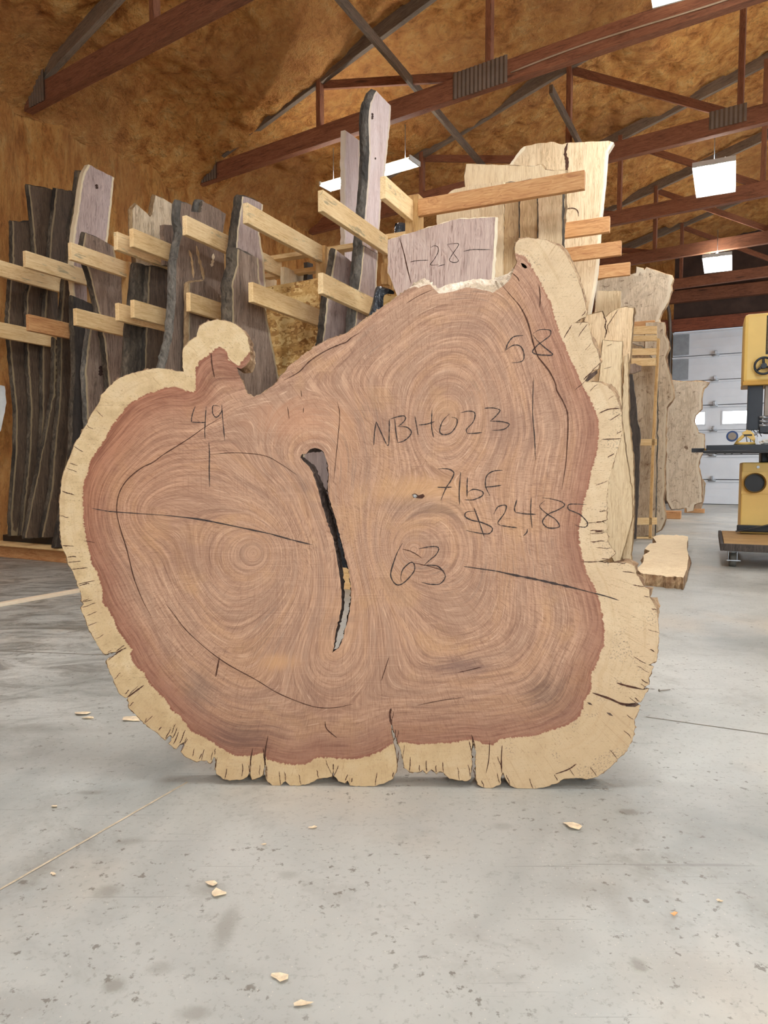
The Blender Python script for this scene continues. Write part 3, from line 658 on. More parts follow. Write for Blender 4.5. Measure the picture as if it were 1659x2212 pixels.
# explicit rear outline where the broken / bark faces slope away (front vertex -> rear vertex, picture coordinates)
BACKPTS = {(1107, 590): (1104, 586), (1101, 604): (1091.6, 593), (1089, 616): (1078, 597), (1079.6, 622): (1070, 600), (1064.5, 632.6): (1056, 604), (1055.5, 629.6): (1045, 603), (1037, 625): (1030, 602.5), (1007, 620.5): (1008, 607), (980, 629.6): (985, 611), (962, 633): (963, 616), (948, 634): (946, 623), (937.5, 624): (936, 616), (928.5, 614.5): (926, 608), (919.5, 616): (917, 600), (904, 622): (906, 606), (896, 619): (894, 613),
           (1254.4, 620.5): (1259, 619), (1245, 593): (1251, 591), (1233, 572): (1240, 569), (1221, 548): (1229, 545), (1206, 531.6): (1212, 527), (1262, 647.7): (1267, 645),
           (532, 789): (545, 806), (521, 797): (527, 807), (541, 776): (552, 789), (539, 752): (551, 767), (534, 727): (547, 741), (524, 713): (535, 722), (508, 700): (515, 703), (490, 694): (491, 693),
           (1290.6, 759): (1296, 757), (1280, 738): (1287, 733), (1297, 783): (1301, 782), (1337, 873): (1342, 870), (1328, 852): (1336, 848), (1313, 834): (1322, 829), (1345, 1214.6): (1352, 1206), (1358, 1217): (1364, 1209), (1370, 1223.6): (1380, 1217), (1384.6, 1256): (1394, 1247), (1402.7, 1274): (1412, 1268), (1410, 1299.6): (1420, 1290), (1419, 1317.6): (1426, 1308),
           (664, 1004): (672, 1000), (674, 1018): (684, 1014), (682, 1040): (696, 1040), (688, 1062): (706, 1064), (695, 1090): (712, 1092), (704, 1118): (722, 1118), (713, 1145): (729, 1145), (720, 1165): (730, 1168), (726, 1195): (736, 1195), (731, 1225): (741, 1228), (736, 1260): (743, 1262), (738, 1285): (744, 1288), (738, 1310): (743, 1312), (733, 1335): (738, 1338), (726, 1360): (731, 1362), (724, 1375): (728, 1377), (722, 1395): (725, 1395),
           (655, 996): (662, 992), (649, 988): (654, 986), (669, 971): (672, 978), (680, 967.5): (682, 976), (690, 970): (690, 977)}
def with_back(loop, step, jit, seed, default):
    r = random.Random(seed); F, B = [], []; n = len(loop)
    off = [(BACKPTS[p][0] - p[0], BACKPTS[p][1] - p[1]) if p in BACKPTS else None for p in loop]
    cx = sum(p[0] for p in loop) / n; cy = sum(p[1] for p in loop) / n
    for i in range(n):
        a, b = loop[i], loop[(i + 1) % n]; L = math.hypot(b[0] - a[0], b[1] - a[1]); k = max(1, int(round(L / step)))
        oa = off[i] or default; ob = off[(i + 1) % n] or default
        for j in range(k):
            t = j / k; x = a[0] + (b[0] - a[0]) * t; y = a[1] + (b[1] - a[1]) * t
            if j: g = r.gauss(0, jit); x += -(b[1] - a[1]) / L * g; y += (b[0] - a[0]) / L * g
            F.append((x, y)); B.append((x + oa[0] * (1 - t) + ob[0] * t + r.gauss(0, jit), y + oa[1] * (1 - t) + ob[1] * t + r.gauss(0, jit)))
    return F, B
fo, bo = with_back(OUT, 5, .55, 1, (0, 0)); fh, bh = with_back(HOLE, 5, .6, 2, (0, 0)); fe, be = with_back(EYE, 5, .2, 3, (1, 1))
V, T, LO = mesh2d([fo, fh, fe], 5.0)
# --- ring fields on a regular raster, sampled at the vertices
GS = 4.0; gx = np.arange(100, 1460, GS); gy = np.arange(490, 1730, GS); GX, GY = np.meshgrid(gx, gy); GP = np.stack([GX.ravel(), GY.ravel()], 1)
cen = [(548, 1195, 0), (345, 1108, 95), (893, 1188, 0), (958, 905, 45)]
Rk = []
for x, y, o in cen:
    dx, dy = GP[:, 0] - x, GP[:, 1] - y
    if (x, y) == (345, 1108): d = np.hypot(dx * .85, dy * 1.15)
    elif (x, y) == (958, 905): d = np.hypot(dx * 1.1 + dy * .25, dy * .85)
    else: d = np.hypot(dx, dy * 1.03)
    Rk.append(d + o)
Rk = np.array(Rk); kk = 26.0; R = -kk * np.log(np.exp(-Rk / kk).sum(0)); R = np.maximum(R, 0) 
HB = np.where(pip(GP, HEART), 1, -1) * dist_poly(GP, HEART) + 45
Db = np.minimum(HB, dist_poly(GP, HOLE) * 1.15 + 2)
def blur(A, r):
    k = 2 * r + 1
    for ax in (0, 1):
        P_ = np.pad(A, [(r, r) if a == ax else (0, 0) for a in (0, 1)], mode='edge'); c = np.cumsum(P_, axis=ax); c = np.insert(c, 0, 0, axis=ax)
        A = (np.take(c, range(k, c.shape[ax]), ax) - np.take(c, range(0, c.shape[ax] - k), ax)) / k
    return A
sh = GX.shape; inside = pip(GP, OUT) & ~pip(GP, HOLE)
Dbs = np.maximum(Db, -20).reshape(sh)
for _ in range(3): Dbs = blur(Dbs, 5)
Dbs = np.maximum(Dbs, 0.5); R2 = R.reshape(sh)
t_ = R2 / (R2 + Dbs); ring = t_ * 430 + 16 * (fbm(GX / 190, GY / 190, 2) - .5) * np.clip(R2 / 60, 0, 1) + 1.6 * (fbm(GX / 40, GY / 40, 2) - .5)
for _ in range(2): ring = blur(ring, 1)
HD = np.where(pip(GP, HEART), 1, -1) * dist_poly(GP, HEART)
def sample(A, P):
    A = A.reshape(sh); x = np.clip((P[:, 0] - gx[0]) / GS, 0, sh[1] - 1.001); y = np.clip((P[:, 1] - gy[0]) / GS, 0, sh[0] - 1.001)
    i = x.astype(int); j = y.astype(int); fx = x - i; fy = y - j
    return (A[j, i] * (1 - fx) + A[j, i + 1] * fx) * (1 - fy) + (A[j + 1, i] * (1 - fx) + A[j + 1, i + 1] * fx) * fy
vr = sample(ring, V); vh = np.where(pip(V, HEART), 1, -1) * dist_poly(V, HEART)
G = sum(np.arctan2(V[:, 1] - y, V[:, 0] - x) for x, y, o in cen[:1] + cen[2:])
uvf = np.array([SP.uv(x, y) for x, y in V]); cz = lambda z: max(z, .001)
U0, Z0 = 0.0, 0.0
front = [(u, 0.0, cz(z)) for u, z in uvf]
if True:   # gentle saw waviness of the face
    pass
me = bpy.data.meshes.new('slab_face')
tri = [tuple(int(i) for i in t) for t in T]
a, b, c = (np.array(front[i]) for i in tri[0])
if np.cross(b - a, c - a)[1] > 0: tri = [t[::-1] for t in tri]
me.from_pydata(front, [], tri)
def setf(me, name, arr): at = me.attributes.new(name, 'FLOAT', 'POINT'); at.data.foreach_set('value', np.asarray(arr, dtype=np.float32))
def setv(me, name, arr): at = me.attributes.new(name, 'FLOAT_VECTOR', 'POINT'); at.data.foreach_set('vector', np.asarray(arr, dtype=np.float32).ravel())
setf(me, 'ring', vr); setf(me, 'hd', vh)
setv(me, 'pp', np.stack([V[:, 0] / 100, V[:, 1] / 100, 0 * vr], 1)); setv(me, 'cs', np.stack([np.cos(G), np.sin(G), 0 * vr], 1))
def slab_mat():
    t = NT('sawn_crosscut'); pp = t.attr('pp').outputs['Vector']; cs = t.attr('cs').outputs['Vector']; ring = t.attr('ring').outputs['Fac']; hd = t.attr('hd').outputs['Fac']
    s = t.n('ShaderNodeSeparateXYZ'); t.set(s.inputs[0], pp); X, Y = s.outputs[0], s.outputs[1]
    s2 = t.n('ShaderNodeSeparateXYZ'); t.set(s2.inputs[0], cs); C_, S_ = s2.outputs[0], s2.outputs[1]
    mul = lambda a, b: t.math('MULTIPLY', a, b); add = lambda a, b: t.math('ADD', a, b)
    A = t.noise(t.comb(mul(X, .7), mul(Y, .7), mul(ring, .17)), 1.0, 5, .7)               # growth rings
    A2 = t.noise(t.comb(mul(X, 3.2), mul(Y, 3.2), mul(ring, .62)), 1.0, 3, .6)               # fine ring lines
    Bd = t.noise(t.comb(mul(X, .5), mul(Y, .5), mul(ring, .030)), 1.0, 3, .55)               # broad colour bands
    ray = t.noise(t.comb(mul(C_, 46.0), mul(S_, 46.0), mul(ring, .05)), 1.0, 3, .65)          # radial fleck
    fl = t.noise(t.comb(mul(X, 26), mul(Y, 26), 0.0), 1.0, 3, .7)
    hx = t.noise(t.comb(mul(X, .9), mul(Y, 34.0), 3.0), 1.0, 2, .5); vx = t.noise(t.comb(mul(X, 34.0), mul(Y, .9), 7.0), 1.0, 2, .5)   # saw cross hatch
    patch = t.noise(pp, .45, 3, .55, .4); patch2 = t.noise(t.map(pp, (1, 1, 1), (0, 0, 0), (9, 4, 2)), .8, 3, .6)
    f = add(mul(A, .50), add(mul(A2, .28), mul(Bd, .22)))
    heart = t.ramp(f, [(.33, srgb(120, 90, 74)), (.43, srgb(160, 122, 99)), (.52, srgb(188, 148, 120)), (.62, srgb(206, 167, 137)), (.73, srgb(222, 186, 156))])
    heart = t.mix(mul(t.step(Bd, .50, .60), .36), heart, srgb(132, 101, 86))
    heart = t.mix(mul(t.step(Bd, .46, .38), .30), heart, srgb(204, 158, 118))
    heart = t.mix(mul(mul(t.step(patch, .54, .66), t.step(A, .50, .60)), .55), heart, srgb(108, 88, 80))
    heart = t.mix(mul(t.step(patch2, .55, .68), .28), heart, srgb(196, 152, 106))
    heart = t.mix(mul(t.step(ray, .54, .66), .34), heart, srgb(122, 84, 66))
    dash = mul(t.step(fl, .55, .68), t.step(add(mul(ray, .5), mul(A2, .5)), .50, .58))
    heart = t.mix(mul(dash, .55), heart, srgb(104, 74, 60))
    ray2 = t.noise(t.comb(mul(C_, 150.0), mul(S_, 150.0), mul(ring, .10)), 1.0, 2, .6)
    heart = t.mix(mul(t.step(ray2, .54, .66), .40), heart, srgb(126, 90, 72)); heart = t.mix(mul(t.step(ray2, .42, .34), .22), heart, srgb(222, 184, 152))
    hat = mul(t.step(t.noise(pp, .6, 2, .5), .42, .6), .5)
    heart = t.mix(mul(t.step(hx, .58, .66), mul(hat, .55)), heart, srgb(142, 104, 86)); heart = t.mix(mul(t.step(vx, .58, .66), mul(hat, .65)), heart, srgb(142, 104, 86))
    heart = t.mix(mul(t.step(hx, .40, .32), .22), heart, srgb(214, 174, 144))
    scr = t.noise(t.comb(mul(X, 2.0), mul(Y, 2.0), mul(ring, .6)), 1.0, 1, .5)
    heart = t.mix(mul(t.step(scr, .66, .72), .5), heart, srgb(222, 186, 156))
    # pinker fresh wood beside the pocket, redder wood towards the sapwood
    red = mul(t.step(hd, 85.0, 4.0), add(.55, mul(t.step(X, 9.0, 3.0), .2))); heart = t.mix(mul(red, t.step(Y, 4.8, 8.0)), heart, t.mix(t.step(f, .38, .62), srgb(118, 72, 56), srgb(162, 108, 86)))
    heart = t.mix(mul(t.step(Y, 13.2, 16.0), .30), heart, srgb(128, 92, 74))
    for sx_, sy_, rx_, ry_, col_, k_ in [(11.75, 15.0, .55, .5, (92, 72, 64), .5), (5.3, 15.9, .9, .35, (96, 74, 68), .45), (10.0, 14.4, .7, .25, (98, 76, 76), .5), (9.0, 10.6, 1.3, .35, (206, 160, 112), .5), (6.0, 14.3, .5, .2, (206, 158, 112), .5), (6.35, 9.05, 1.1, .5, (200, 146, 112), .45),
                                    (10.6, 7.0, .9, .5, (140, 108, 92), .3), (7.4, 9.6, .3, 1.0, (200, 152, 116), .35), (9.1, 10.95, 1.0, .3, (118, 98, 88), .35), (11.0, 9.2, .8, .5, (128, 100, 88), .35), (4.1, 12.0, .9, .5, (134, 98, 80), .3), (4.3, 14.9, .4, .5, (110, 92, 82), .4)]:
        q_ = t.n('ShaderNodeVectorMath', operation='ADD'); t.set(q_.inputs[0], pp); q_.inputs[1].default_value = (-sx_, -sy_, 0)
        d_ = t.n('ShaderNodeVectorMath', operation='LENGTH'); t.set(d_.inputs[0], t.map(q_.outputs[0], (1 / rx_, 1 / ry_, 0)))
        heart = t.mix(mul(t.step(add(d_.outputs['Value'], mul(t.math('SUBTRACT', A, .5), 2.4)), 1.3, .1), k_), heart, srgb(*col_))
    lefto = mul(t.step(X, 5.6, 2.4), t.step(Y, 13.2, 9.5)); heart = t.mix(mul(lefto, .42), heart, t.mix(t.step(f, .40, .62), srgb(134, 82, 58), srgb(186, 126, 92)))
    mh = t.step(hd, 8.0, 0.0); heart = t.mix(mul(mh, .35), heart, srgb(134, 72, 54))
    sapn = t.noise(t.comb(mul(C_, 70.0), mul(S_, 70.0), mul(ring, .09)), 1.0, 4, .65)
    sap = t.ramp(t.noise(pp, 2.2, 4, .6), [(.3, srgb(186, 158, 118)), (.5, srgb(208, 180, 138)), (.7, srgb(222, 200, 162))])
    sap = t.mix(mul(t.step(t.noise(pp, 1.1, 4, .65), .50, .64), .35), sap, srgb(186, 152, 112)); sap = t.mix(mul(t.step(X, 8.5, 11.2), .5), sap, srgb(212, 186, 156))
    sap = t.mix(mul(t.step(fl, .56, .66), .30), sap, srgb(150, 122, 88)); sap = t.mix(mul(t.step(ray2, .58, .68), .3), sap, srgb(160, 130, 94))
    low = t.step(Y, 13.6, 15.8); sap = t.mix(mul(low, .45), sap, srgb(180, 150, 110))
    sap = t.mix(mul(t.step(sapn, .58, .70), .45), sap, srgb(150, 116, 80))
    hd2 = mul(t.step(hx, .60, .66), t.step(fl, .5, .6)); sap = t.mix(mul(hd2, .55), sap, srgb(140, 118, 92))
    mo = mul(t.step(t.noise(pp, 1.3, 3, .6), .54, .62), t.step(fl, .54, .62)); sap = t.mix(mul(mul(mo, t.step(X, 9.5, 11.5)), .6), sap, srgb(96, 92, 88))
    rr = t.noise(t.comb(mul(X, .5), mul(Y, .5), mul(hd, .12)), 1.0, 3, .6); sap = t.mix(mul(t.step(rr, .52, .66), .35), sap, srgb(188, 156, 118))
    en = add(hd, mul(t.math('SUBTRACT', t.noise(pp, 12.0, 3, .6), .5), 9.0))
    en = add(en, mul(t.math('SUBTRACT', ray, .5), 10.0))
    c = t.mix(t.step(en, -1.2, 1.2), sap, heart)
    # bluish-grey mildew where the top was broken off
    t.bump(add(mul(A2, .4), add(mul(hx, .3), mul(fl, .5))), .25, .0015)
    return t.done(c, .78, spec=.25)
M['slab'] = slab_mat()
root = empty('wood_slab', (SP.P[0], SP.P[1], 0), SP.ang, label='huge upright crosscut tree slab with pale sapwood rim and chalked price', cat='wood slab')
link_mesh('sawn_face', me, M['slab'], root, smooth=False)
# rear face: same outline shifted to the rear points
def rear_uv(x, y): u, z = SP.uv(x, y, STH); return u, z
b3, t3, l3 = mesh2d([bo, bh], 40, .4)
vb = [(*rear_uv(x, y),) for x, y in b3]; vb = [(u, STH, cz(z)) for u, z in vb]; tb = [tuple(int(i) for i in t) for t in t3]
a, b, c = (np.array(vb[i]) for i in tb[0])
if np.cross(b - a, c - a)[1] < 0: tb = [t[::-1] for t in tb]
mb = bpy.data.meshes.new('rear_face'); mb.from_pydata(vb, [], tb); link_mesh('rear_face', mb, M['tan'], root)
def rim(name, F, B, mat, sel=None, rows=6, amp=.0035, seed=4, bulge=0.0):
    n = len(F); r = random.Random(seed); vs = []; 
    P0 = np.array([(SP.uv(x, y)[0], 0, SP.uv(x, y)[1]) for x, y in F]); P1 = np.array([(rear_uv(x, y)[0], STH, rear_uv(x, y)[1]) for x, y in B])
    tg = np.roll(P0, -1, 0) - np.roll(P0, 1, 0); nr = np.stack([tg[:, 2], 0 * tg[:, 0], -tg[:, 0]], 1); nr /= np.maximum(np.linalg.norm(nr, axis=1), 1e-6)[:, None]
    ar = np.sum(P0[:, 0] * np.roll(P0[:, 2], -1) - np.roll(P0[:, 0], -1) * P0[:, 2])
    if ar < 0: nr = -nr
    for j in range(rows):
        t = j / (rows - 1)
        for i in range(n):
            g = 0 if j in (0, rows - 1) else r.gauss(0, amp)
            p = P0[i] * (1 - t) + P1[i] * t + nr[i] * (g + bulge * math.sin(math.pi * t)); vs.append((p[0], STH * t, max(p[2], .001)))
    fs = []
    for i in range(n):
        if sel is not None and not sel(F[i]): continue
        k = (i + 1) % n
        fs += [(j * n + i, j * n + k, (j + 1) * n + k, (j + 1) * n + i) for j in range(rows - 1)]
    m_ = bpy.data.meshes.new(name); m_.from_pydata(vs, [], fs)
    b_ = bmesh.new(); b_.from_mesh(m_); bmesh.ops.delete(b_, geom=[v for v in b_.verts if not v.link_faces], context='VERTS'); bmesh.ops.recalc_face_normals(b_, faces=b_.faces); b_.to_mesh(m_); b_.free()
    return link_mesh(name, m_, mat, root)
broken = lambda p: 888 < p[0] < 1112 and p[1] < 637
rim('broken_edge', fo, bo, M['raw'], broken, amp=.003); rim('live_edge', fo, bo, M['edge_tan'], lambda p: not broken(p), amp=.0015)
rim('pocket_wall', fh, bh, M['slot'], amp=.002); rim('knot_hole', fe, be, M['slot'], amp=.0005, rows=3)
EPS = .0009
def sp3(x, y): u, z = SP.uv(x, y, -EPS); return (u, -EPS, z)
def write(name, strokes, w=2.3):
    for i, st in enumerate(strokes): pass
    vs, fs = [], []
    for i, st in enumerate(strokes):
        o = ribbon(name, st, w, M['writing'], sp3, None, wob=.35, sm=7, seed=i); m_ = o.data; k = len(vs)
        vs += [tuple(v.co) for v in m_.vertices]; fs += [tuple(k + j for j in p.vertices) for p in m_.polygons]; bpy.data.objects.remove(o); bpy.data.meshes.remove(m_)
    m_ = bpy.data.meshes.new(name); m_.from_pydata(vs, [], fs); return link_mesh(name, m_, M['writing'], root)
L_ = lambda s_: [tuple(map(float, q.split(','))) for q in s_.split()]
W = {}
write('chalked_size', [L_('422.3,877 417,890 413.6,905 414.5,912'), L_('414.5,912 430,912.5 446,913'), L_('445.6,878 444,896.5 443,916 442.4,933 443,948'),
    L_('474.4,877.4 461,876 459,885.6 460,894 465.7,901 472,898.6 477.6,890 479.6,883'), L_('479,873 480,892 482.5,920 485.5,951.7')], 1.9)['label'] = 'black crayon number 49'
write('chalked_code', [L_('807.4,962 809,935 812.7,910.6'), L_('812.7,910.6 824,936 836,962'), L_('836,962 840,961'), L_('840,961 841,930 841,905'), L_('853,904 855,930 859,956'), L_('843,905 860,900 873,898.5 876,905 869,914 860,921'), L_('860,921 879,923 888.6,933 883,944 871,953 859,956'),
    L_('896,898 900,920 903.4,940'), L_('904.5,918 922,916 939,910.6'), L_('933.6,884 932,919 937,945.4'), L_('971,893.8 957,908.5 950.5,925.4 951,935 959,939 974,935 985.7,919 986.8,905 975,901'),
    L_('994.8,891.6 1014,888 1025.8,892.7 1022.6,910.6 1007.8,927.5 1010,936.4'), L_('1010,936.4 1026,936 1041.6,934'), L_('1046,882 1062,881 1075,883'), L_('1075,883 1080,887.4 1070,900 1058.5,910'), L_('1058.5,910 1075,910 1090,912 1100,917 1088,927.5 1062.7,930')])['label'] = 'black crayon code NBH023'
write('chalked_board_feet', [L_('945.6,1013 967.8,1013 980.4,1021.4 974,1038 963.5,1054 952,1081.5'), L_('944.6,1052.4 961,1053 977,1052'), L_('995,1020 992,1062.5 993,1090'), L_('1010,1031 1009,1050 1009,1073'), L_('1009,1064.6 1022.6,1057 1041.6,1061.5 1041.6,1071 1022.6,1079.4 1003.6,1079.4'),
    L_('1086,1016 1065,1018 1051,1029 1049,1050 1058.5,1071'), L_('1047,1052 1065,1051 1084,1047.8')])['label'] = 'black crayon note 71bf'
write('chalked_price', [L_('1031,1104 1008.5,1106 1005,1116 1020,1124 1040.5,1128.7 1063,1140 1056.4,1152.7 1031,1151 1007,1145.6'), L_('1023.8,1096.7 1034,1124 1046.8,1162'), L_('1066.6,1111 1075.6,1095 1093,1092 1090,1108 1075.6,1128.7 1082,1135'), L_('1082,1135 1100,1138 1117,1140'), L_('1139.5,1142.4 1138,1150 1130,1158.4'),
    L_('1117,1078.5 1111.4,1098.3 1114,1107'), L_('1114,1107 1136,1110 1158,1111'), L_('1147.5,1074.4 1146.5,1108 1149.7,1141.5'), L_('1171.4,1075.3 1192,1078 1213,1084 1219.4,1092 1204,1102 1184,1111 1172,1127 1184,1140 1208,1138 1200,1122 1181,1109.5 1165.7,1093.5 1178,1081'),
    L_('1267,1090 1248,1089 1229,1090 1228,1100 1241,1106 1254.5,1112.7 1269,1128.7 1265.7,1138 1254,1138 1242,1133.5')])['label'] = 'black crayon price $2,485'
write('chalked_width', [L_('869.5,1173 860,1190 852,1210 844,1242 855,1262 871,1259.7 893.5,1235.7 895,1219.7 887,1215 871,1229 866,1245 867,1256.5'), L_('903.7,1186 922,1182 941.4,1180.8 947.8,1186 941.4,1199 928,1210 915.8,1221.3'), L_('915.8,1221.3 932,1221 947.8,1224.5 962,1243.7 951,1260.6 930,1262 911,1258')])['label'] = 'black crayon number 63'
write('chalked_height', [L_('1130,724.5 1109.7,727.5 1097.7,741 1091.7,757.7'), L_('1093,756 1109.7,745.6 1124.8,748.6 1132,765 1128,780 1105,784'), L_('1152,720 1167,712 1188,713.4 1188,724.5 1174,736 1161,745.6 1150.4,759 1158,765 1175,767 1194,765.8 1176,750 1160,735 1151,723')])['label'] = 'black crayon number 58'
for k_, (pts, w_) in enumerate([('1002,1223.6 1040,1229 1075.6,1234', 2.0), ('1070,1233 1110,1242 1155.5,1251 1200,1261 1235,1269 1270,1278', 4.2), ('1262,1276 1305.6,1287 1337.6,1297', 2.2), ('197.6,1097.7 225,1103 252,1106 353,1113', 1.9), ('345,1112 425.5,1121 498,1135 588,1154', 3.0), ('580,1152 630,1166 675,1177', 2.4), ('451,956 452.5,981 452,1013.6 453,1052.6', 2.2), ('1152.5,815 1151,861.7 1151,901 1155,946 1156.5,994', 2.0)]):
    ribbon('measuring_line', L_(pts), w_, M['writing'], sp3, root, wob=.4, seed=k_)
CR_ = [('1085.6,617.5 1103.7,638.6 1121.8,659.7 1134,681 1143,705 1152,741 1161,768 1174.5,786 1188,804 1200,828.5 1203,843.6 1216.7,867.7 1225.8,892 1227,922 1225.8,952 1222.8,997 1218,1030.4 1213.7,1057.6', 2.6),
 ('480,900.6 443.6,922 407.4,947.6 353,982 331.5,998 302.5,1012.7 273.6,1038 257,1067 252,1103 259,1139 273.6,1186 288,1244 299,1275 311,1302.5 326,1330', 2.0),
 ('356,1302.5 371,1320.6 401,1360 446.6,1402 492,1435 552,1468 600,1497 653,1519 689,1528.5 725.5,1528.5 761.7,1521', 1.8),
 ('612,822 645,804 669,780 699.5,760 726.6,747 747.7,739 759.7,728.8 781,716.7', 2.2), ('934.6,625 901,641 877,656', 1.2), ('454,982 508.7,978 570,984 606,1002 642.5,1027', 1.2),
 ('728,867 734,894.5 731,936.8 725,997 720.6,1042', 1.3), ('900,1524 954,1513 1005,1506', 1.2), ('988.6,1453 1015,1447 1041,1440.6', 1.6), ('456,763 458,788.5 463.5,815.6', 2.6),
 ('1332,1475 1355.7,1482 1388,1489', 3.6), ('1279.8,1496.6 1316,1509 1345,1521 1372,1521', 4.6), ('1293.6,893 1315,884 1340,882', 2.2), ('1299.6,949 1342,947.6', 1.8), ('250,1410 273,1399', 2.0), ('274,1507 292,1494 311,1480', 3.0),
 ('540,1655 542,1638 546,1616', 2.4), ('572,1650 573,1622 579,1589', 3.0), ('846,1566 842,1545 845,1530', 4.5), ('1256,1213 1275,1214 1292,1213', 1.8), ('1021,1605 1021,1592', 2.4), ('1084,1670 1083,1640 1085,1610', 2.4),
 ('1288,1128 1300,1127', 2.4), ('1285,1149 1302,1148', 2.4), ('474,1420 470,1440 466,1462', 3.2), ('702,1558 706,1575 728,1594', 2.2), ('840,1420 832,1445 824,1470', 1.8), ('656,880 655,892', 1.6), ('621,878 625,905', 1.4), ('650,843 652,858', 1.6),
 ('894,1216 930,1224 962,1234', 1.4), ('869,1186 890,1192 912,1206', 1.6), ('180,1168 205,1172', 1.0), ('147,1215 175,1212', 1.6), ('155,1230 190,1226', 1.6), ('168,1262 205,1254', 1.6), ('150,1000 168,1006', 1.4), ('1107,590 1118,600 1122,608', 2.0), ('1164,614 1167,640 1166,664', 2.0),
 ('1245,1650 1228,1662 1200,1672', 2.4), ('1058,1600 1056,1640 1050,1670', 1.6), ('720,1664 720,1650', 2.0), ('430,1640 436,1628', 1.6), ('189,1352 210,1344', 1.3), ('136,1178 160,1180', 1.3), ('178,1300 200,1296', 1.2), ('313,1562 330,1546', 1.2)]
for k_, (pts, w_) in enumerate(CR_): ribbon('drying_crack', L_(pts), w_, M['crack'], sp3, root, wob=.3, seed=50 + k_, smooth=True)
_r = random.Random(11)
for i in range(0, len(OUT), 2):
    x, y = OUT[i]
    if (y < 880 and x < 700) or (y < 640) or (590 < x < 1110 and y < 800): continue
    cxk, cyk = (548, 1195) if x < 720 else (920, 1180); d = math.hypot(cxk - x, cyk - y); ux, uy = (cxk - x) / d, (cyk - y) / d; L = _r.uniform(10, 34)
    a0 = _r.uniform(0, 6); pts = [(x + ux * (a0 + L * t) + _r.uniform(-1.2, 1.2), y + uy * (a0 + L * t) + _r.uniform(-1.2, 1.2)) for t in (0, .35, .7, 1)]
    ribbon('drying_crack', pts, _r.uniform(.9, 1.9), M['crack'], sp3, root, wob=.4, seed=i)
def blob(name, pts, mat):
    vs = [sp3(x, y) for x, y in pts]; m_ = bpy.data.meshes.new(name); m_.from_pydata(vs, [], [tuple(range(len(vs)))]); return link_mesh(name, m_, mat, root)
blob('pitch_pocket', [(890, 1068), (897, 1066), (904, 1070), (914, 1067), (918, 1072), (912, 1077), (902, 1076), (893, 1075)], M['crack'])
blob('pocket_crumb', [(891, 1069), (897, 1068), (902, 1072), (898, 1076), (892, 1073)], M['white'])
blob('bark_void', [(1350, 1521), (1372, 1518), (1381, 1522), (1372, 1527), (1352, 1526)], M['slot'])
blob('worm_void', [(1268, 1517), (1275, 1518), (1280, 1523), (1273, 1522)], M['slot']); blob('worm_void', [(1310, 1539), (1318, 1540), (1325, 1547), (1316, 1545)], M['slot'])
blob('bark_void', [(1264, 823), (1274, 808), (1290, 799), (1291, 806), (1280, 816), (1270, 824)], M['slot'])
# ================================================================== LUMBER RACKS
P_ = lambda s_: [tuple(map(float, q.split(','))) for q in s_.split()]
def along(q, x, z):
    """distance along the arm line (offset q, height z) that is seen at picture column x"""
    k = (x - CX) / FPX; # point = Cd*q + Ld*p ; depth = y*ca-(z-h)*sa
    return (k * (q * Cd[1] * ca - (z - CAMH) * sa) - q * Cd[0]) / (Ld[0] - k * Ld[1] * ca)
rack = empty('lumber_rack', (*(Cd * -4.2 + Ld * 6.0)[:2], 0), 0, label='left lumber rack with long pale arms jutting out between walnut slabs', cat='rack')
def arm(q, x0, x1, z, mat='pine', h=.14, w_=.042, parent=None, name='rack_arm'):
    a = along(q, x0, z); b = along(q, x1, z); p0 = Cd * q + Ld * a; p1 = Cd * q + Ld * b
    o = beam(name, (*p0, z - h / 2), (*p1, z - h / 2), h, w_, M[mat], parent or rack); o.data.materials.append(M['pine_end']); return p0, p1
ARMS = [(-5.78, -60, 136, 2.70, 'pine'), (-5.33, 52, 192, 2.70, 'pine'), (-4.80, 150, 292, 2.70, 'pine'), (-4.26, 249, 386, 2.70, 'pine'), (-4.09, 283, 388, 2.70, 'pine_clean'), (-3.53, 398, 605, 2.70, 'pine'), (-2.98, 529, 711, 2.70, 'pine'), (-2.39, 692, 836, 2.70, 'pine'), (-1.92, 827, 897, 2.70, 'pine'),
        (-5.85, -60, 121, 2.17, 'pine_clean'), (-5.33, 59, 196, 2.17, 'fir'), (-4.78, 161, 274, 2.17, 'pine_clean'), (-4.32, 252, 372, 2.17, 'pine_clean'), (-4.13, 285, 378, 2.17, 'pine_clean'), (-3.58, 406, 487, 2.17, 'pine_clean'), (-2.98, 541, 691, 2.17, 'pine_clean'), (-2.41, 692, 832, 2.17, 'pine')]
ends = {}
for q, a, b, z, m in ARMS:
    p0, p1 = arm(q, a, b, z, m); ends.setdefault(round(q, 1), []).append(p1)
def upright(p, z0, z1, w_=.09, d=.04, mat='pine_v', parent=None, name='rack_post'):
    par = parent or rack; bm = bmesh.new(); bbox(bm, -w_ / 2, w_ / 2, -d / 2, d / 2, 0, z1 - z0, bev=.003)
    o = bm_obj(name, bm, M[mat], None, (p[0], p[1], z0), -TH); mb_ = o.matrix_basis.copy(); o.parent = par
    o.matrix_basis = parent_inv(par) @ (Matrix.Translation((p[0], p[1], z0)) @ Matrix.Rotation(-TH, 4, 'Z')); return o
for q in (-5.78, -5.33, -4.80, -4.2, -3.55, -2.98, -2.39, -1.92):
    pf = 7.18 - .0 * q; pe = min((v @ Ld for k_, l in ends.items() if abs(k_ - q) < .08 for v in l), default=6.4)
    pt = Cd * (q + .0) + Ld * (pe + .03); upright(pt, .136, 2.70)
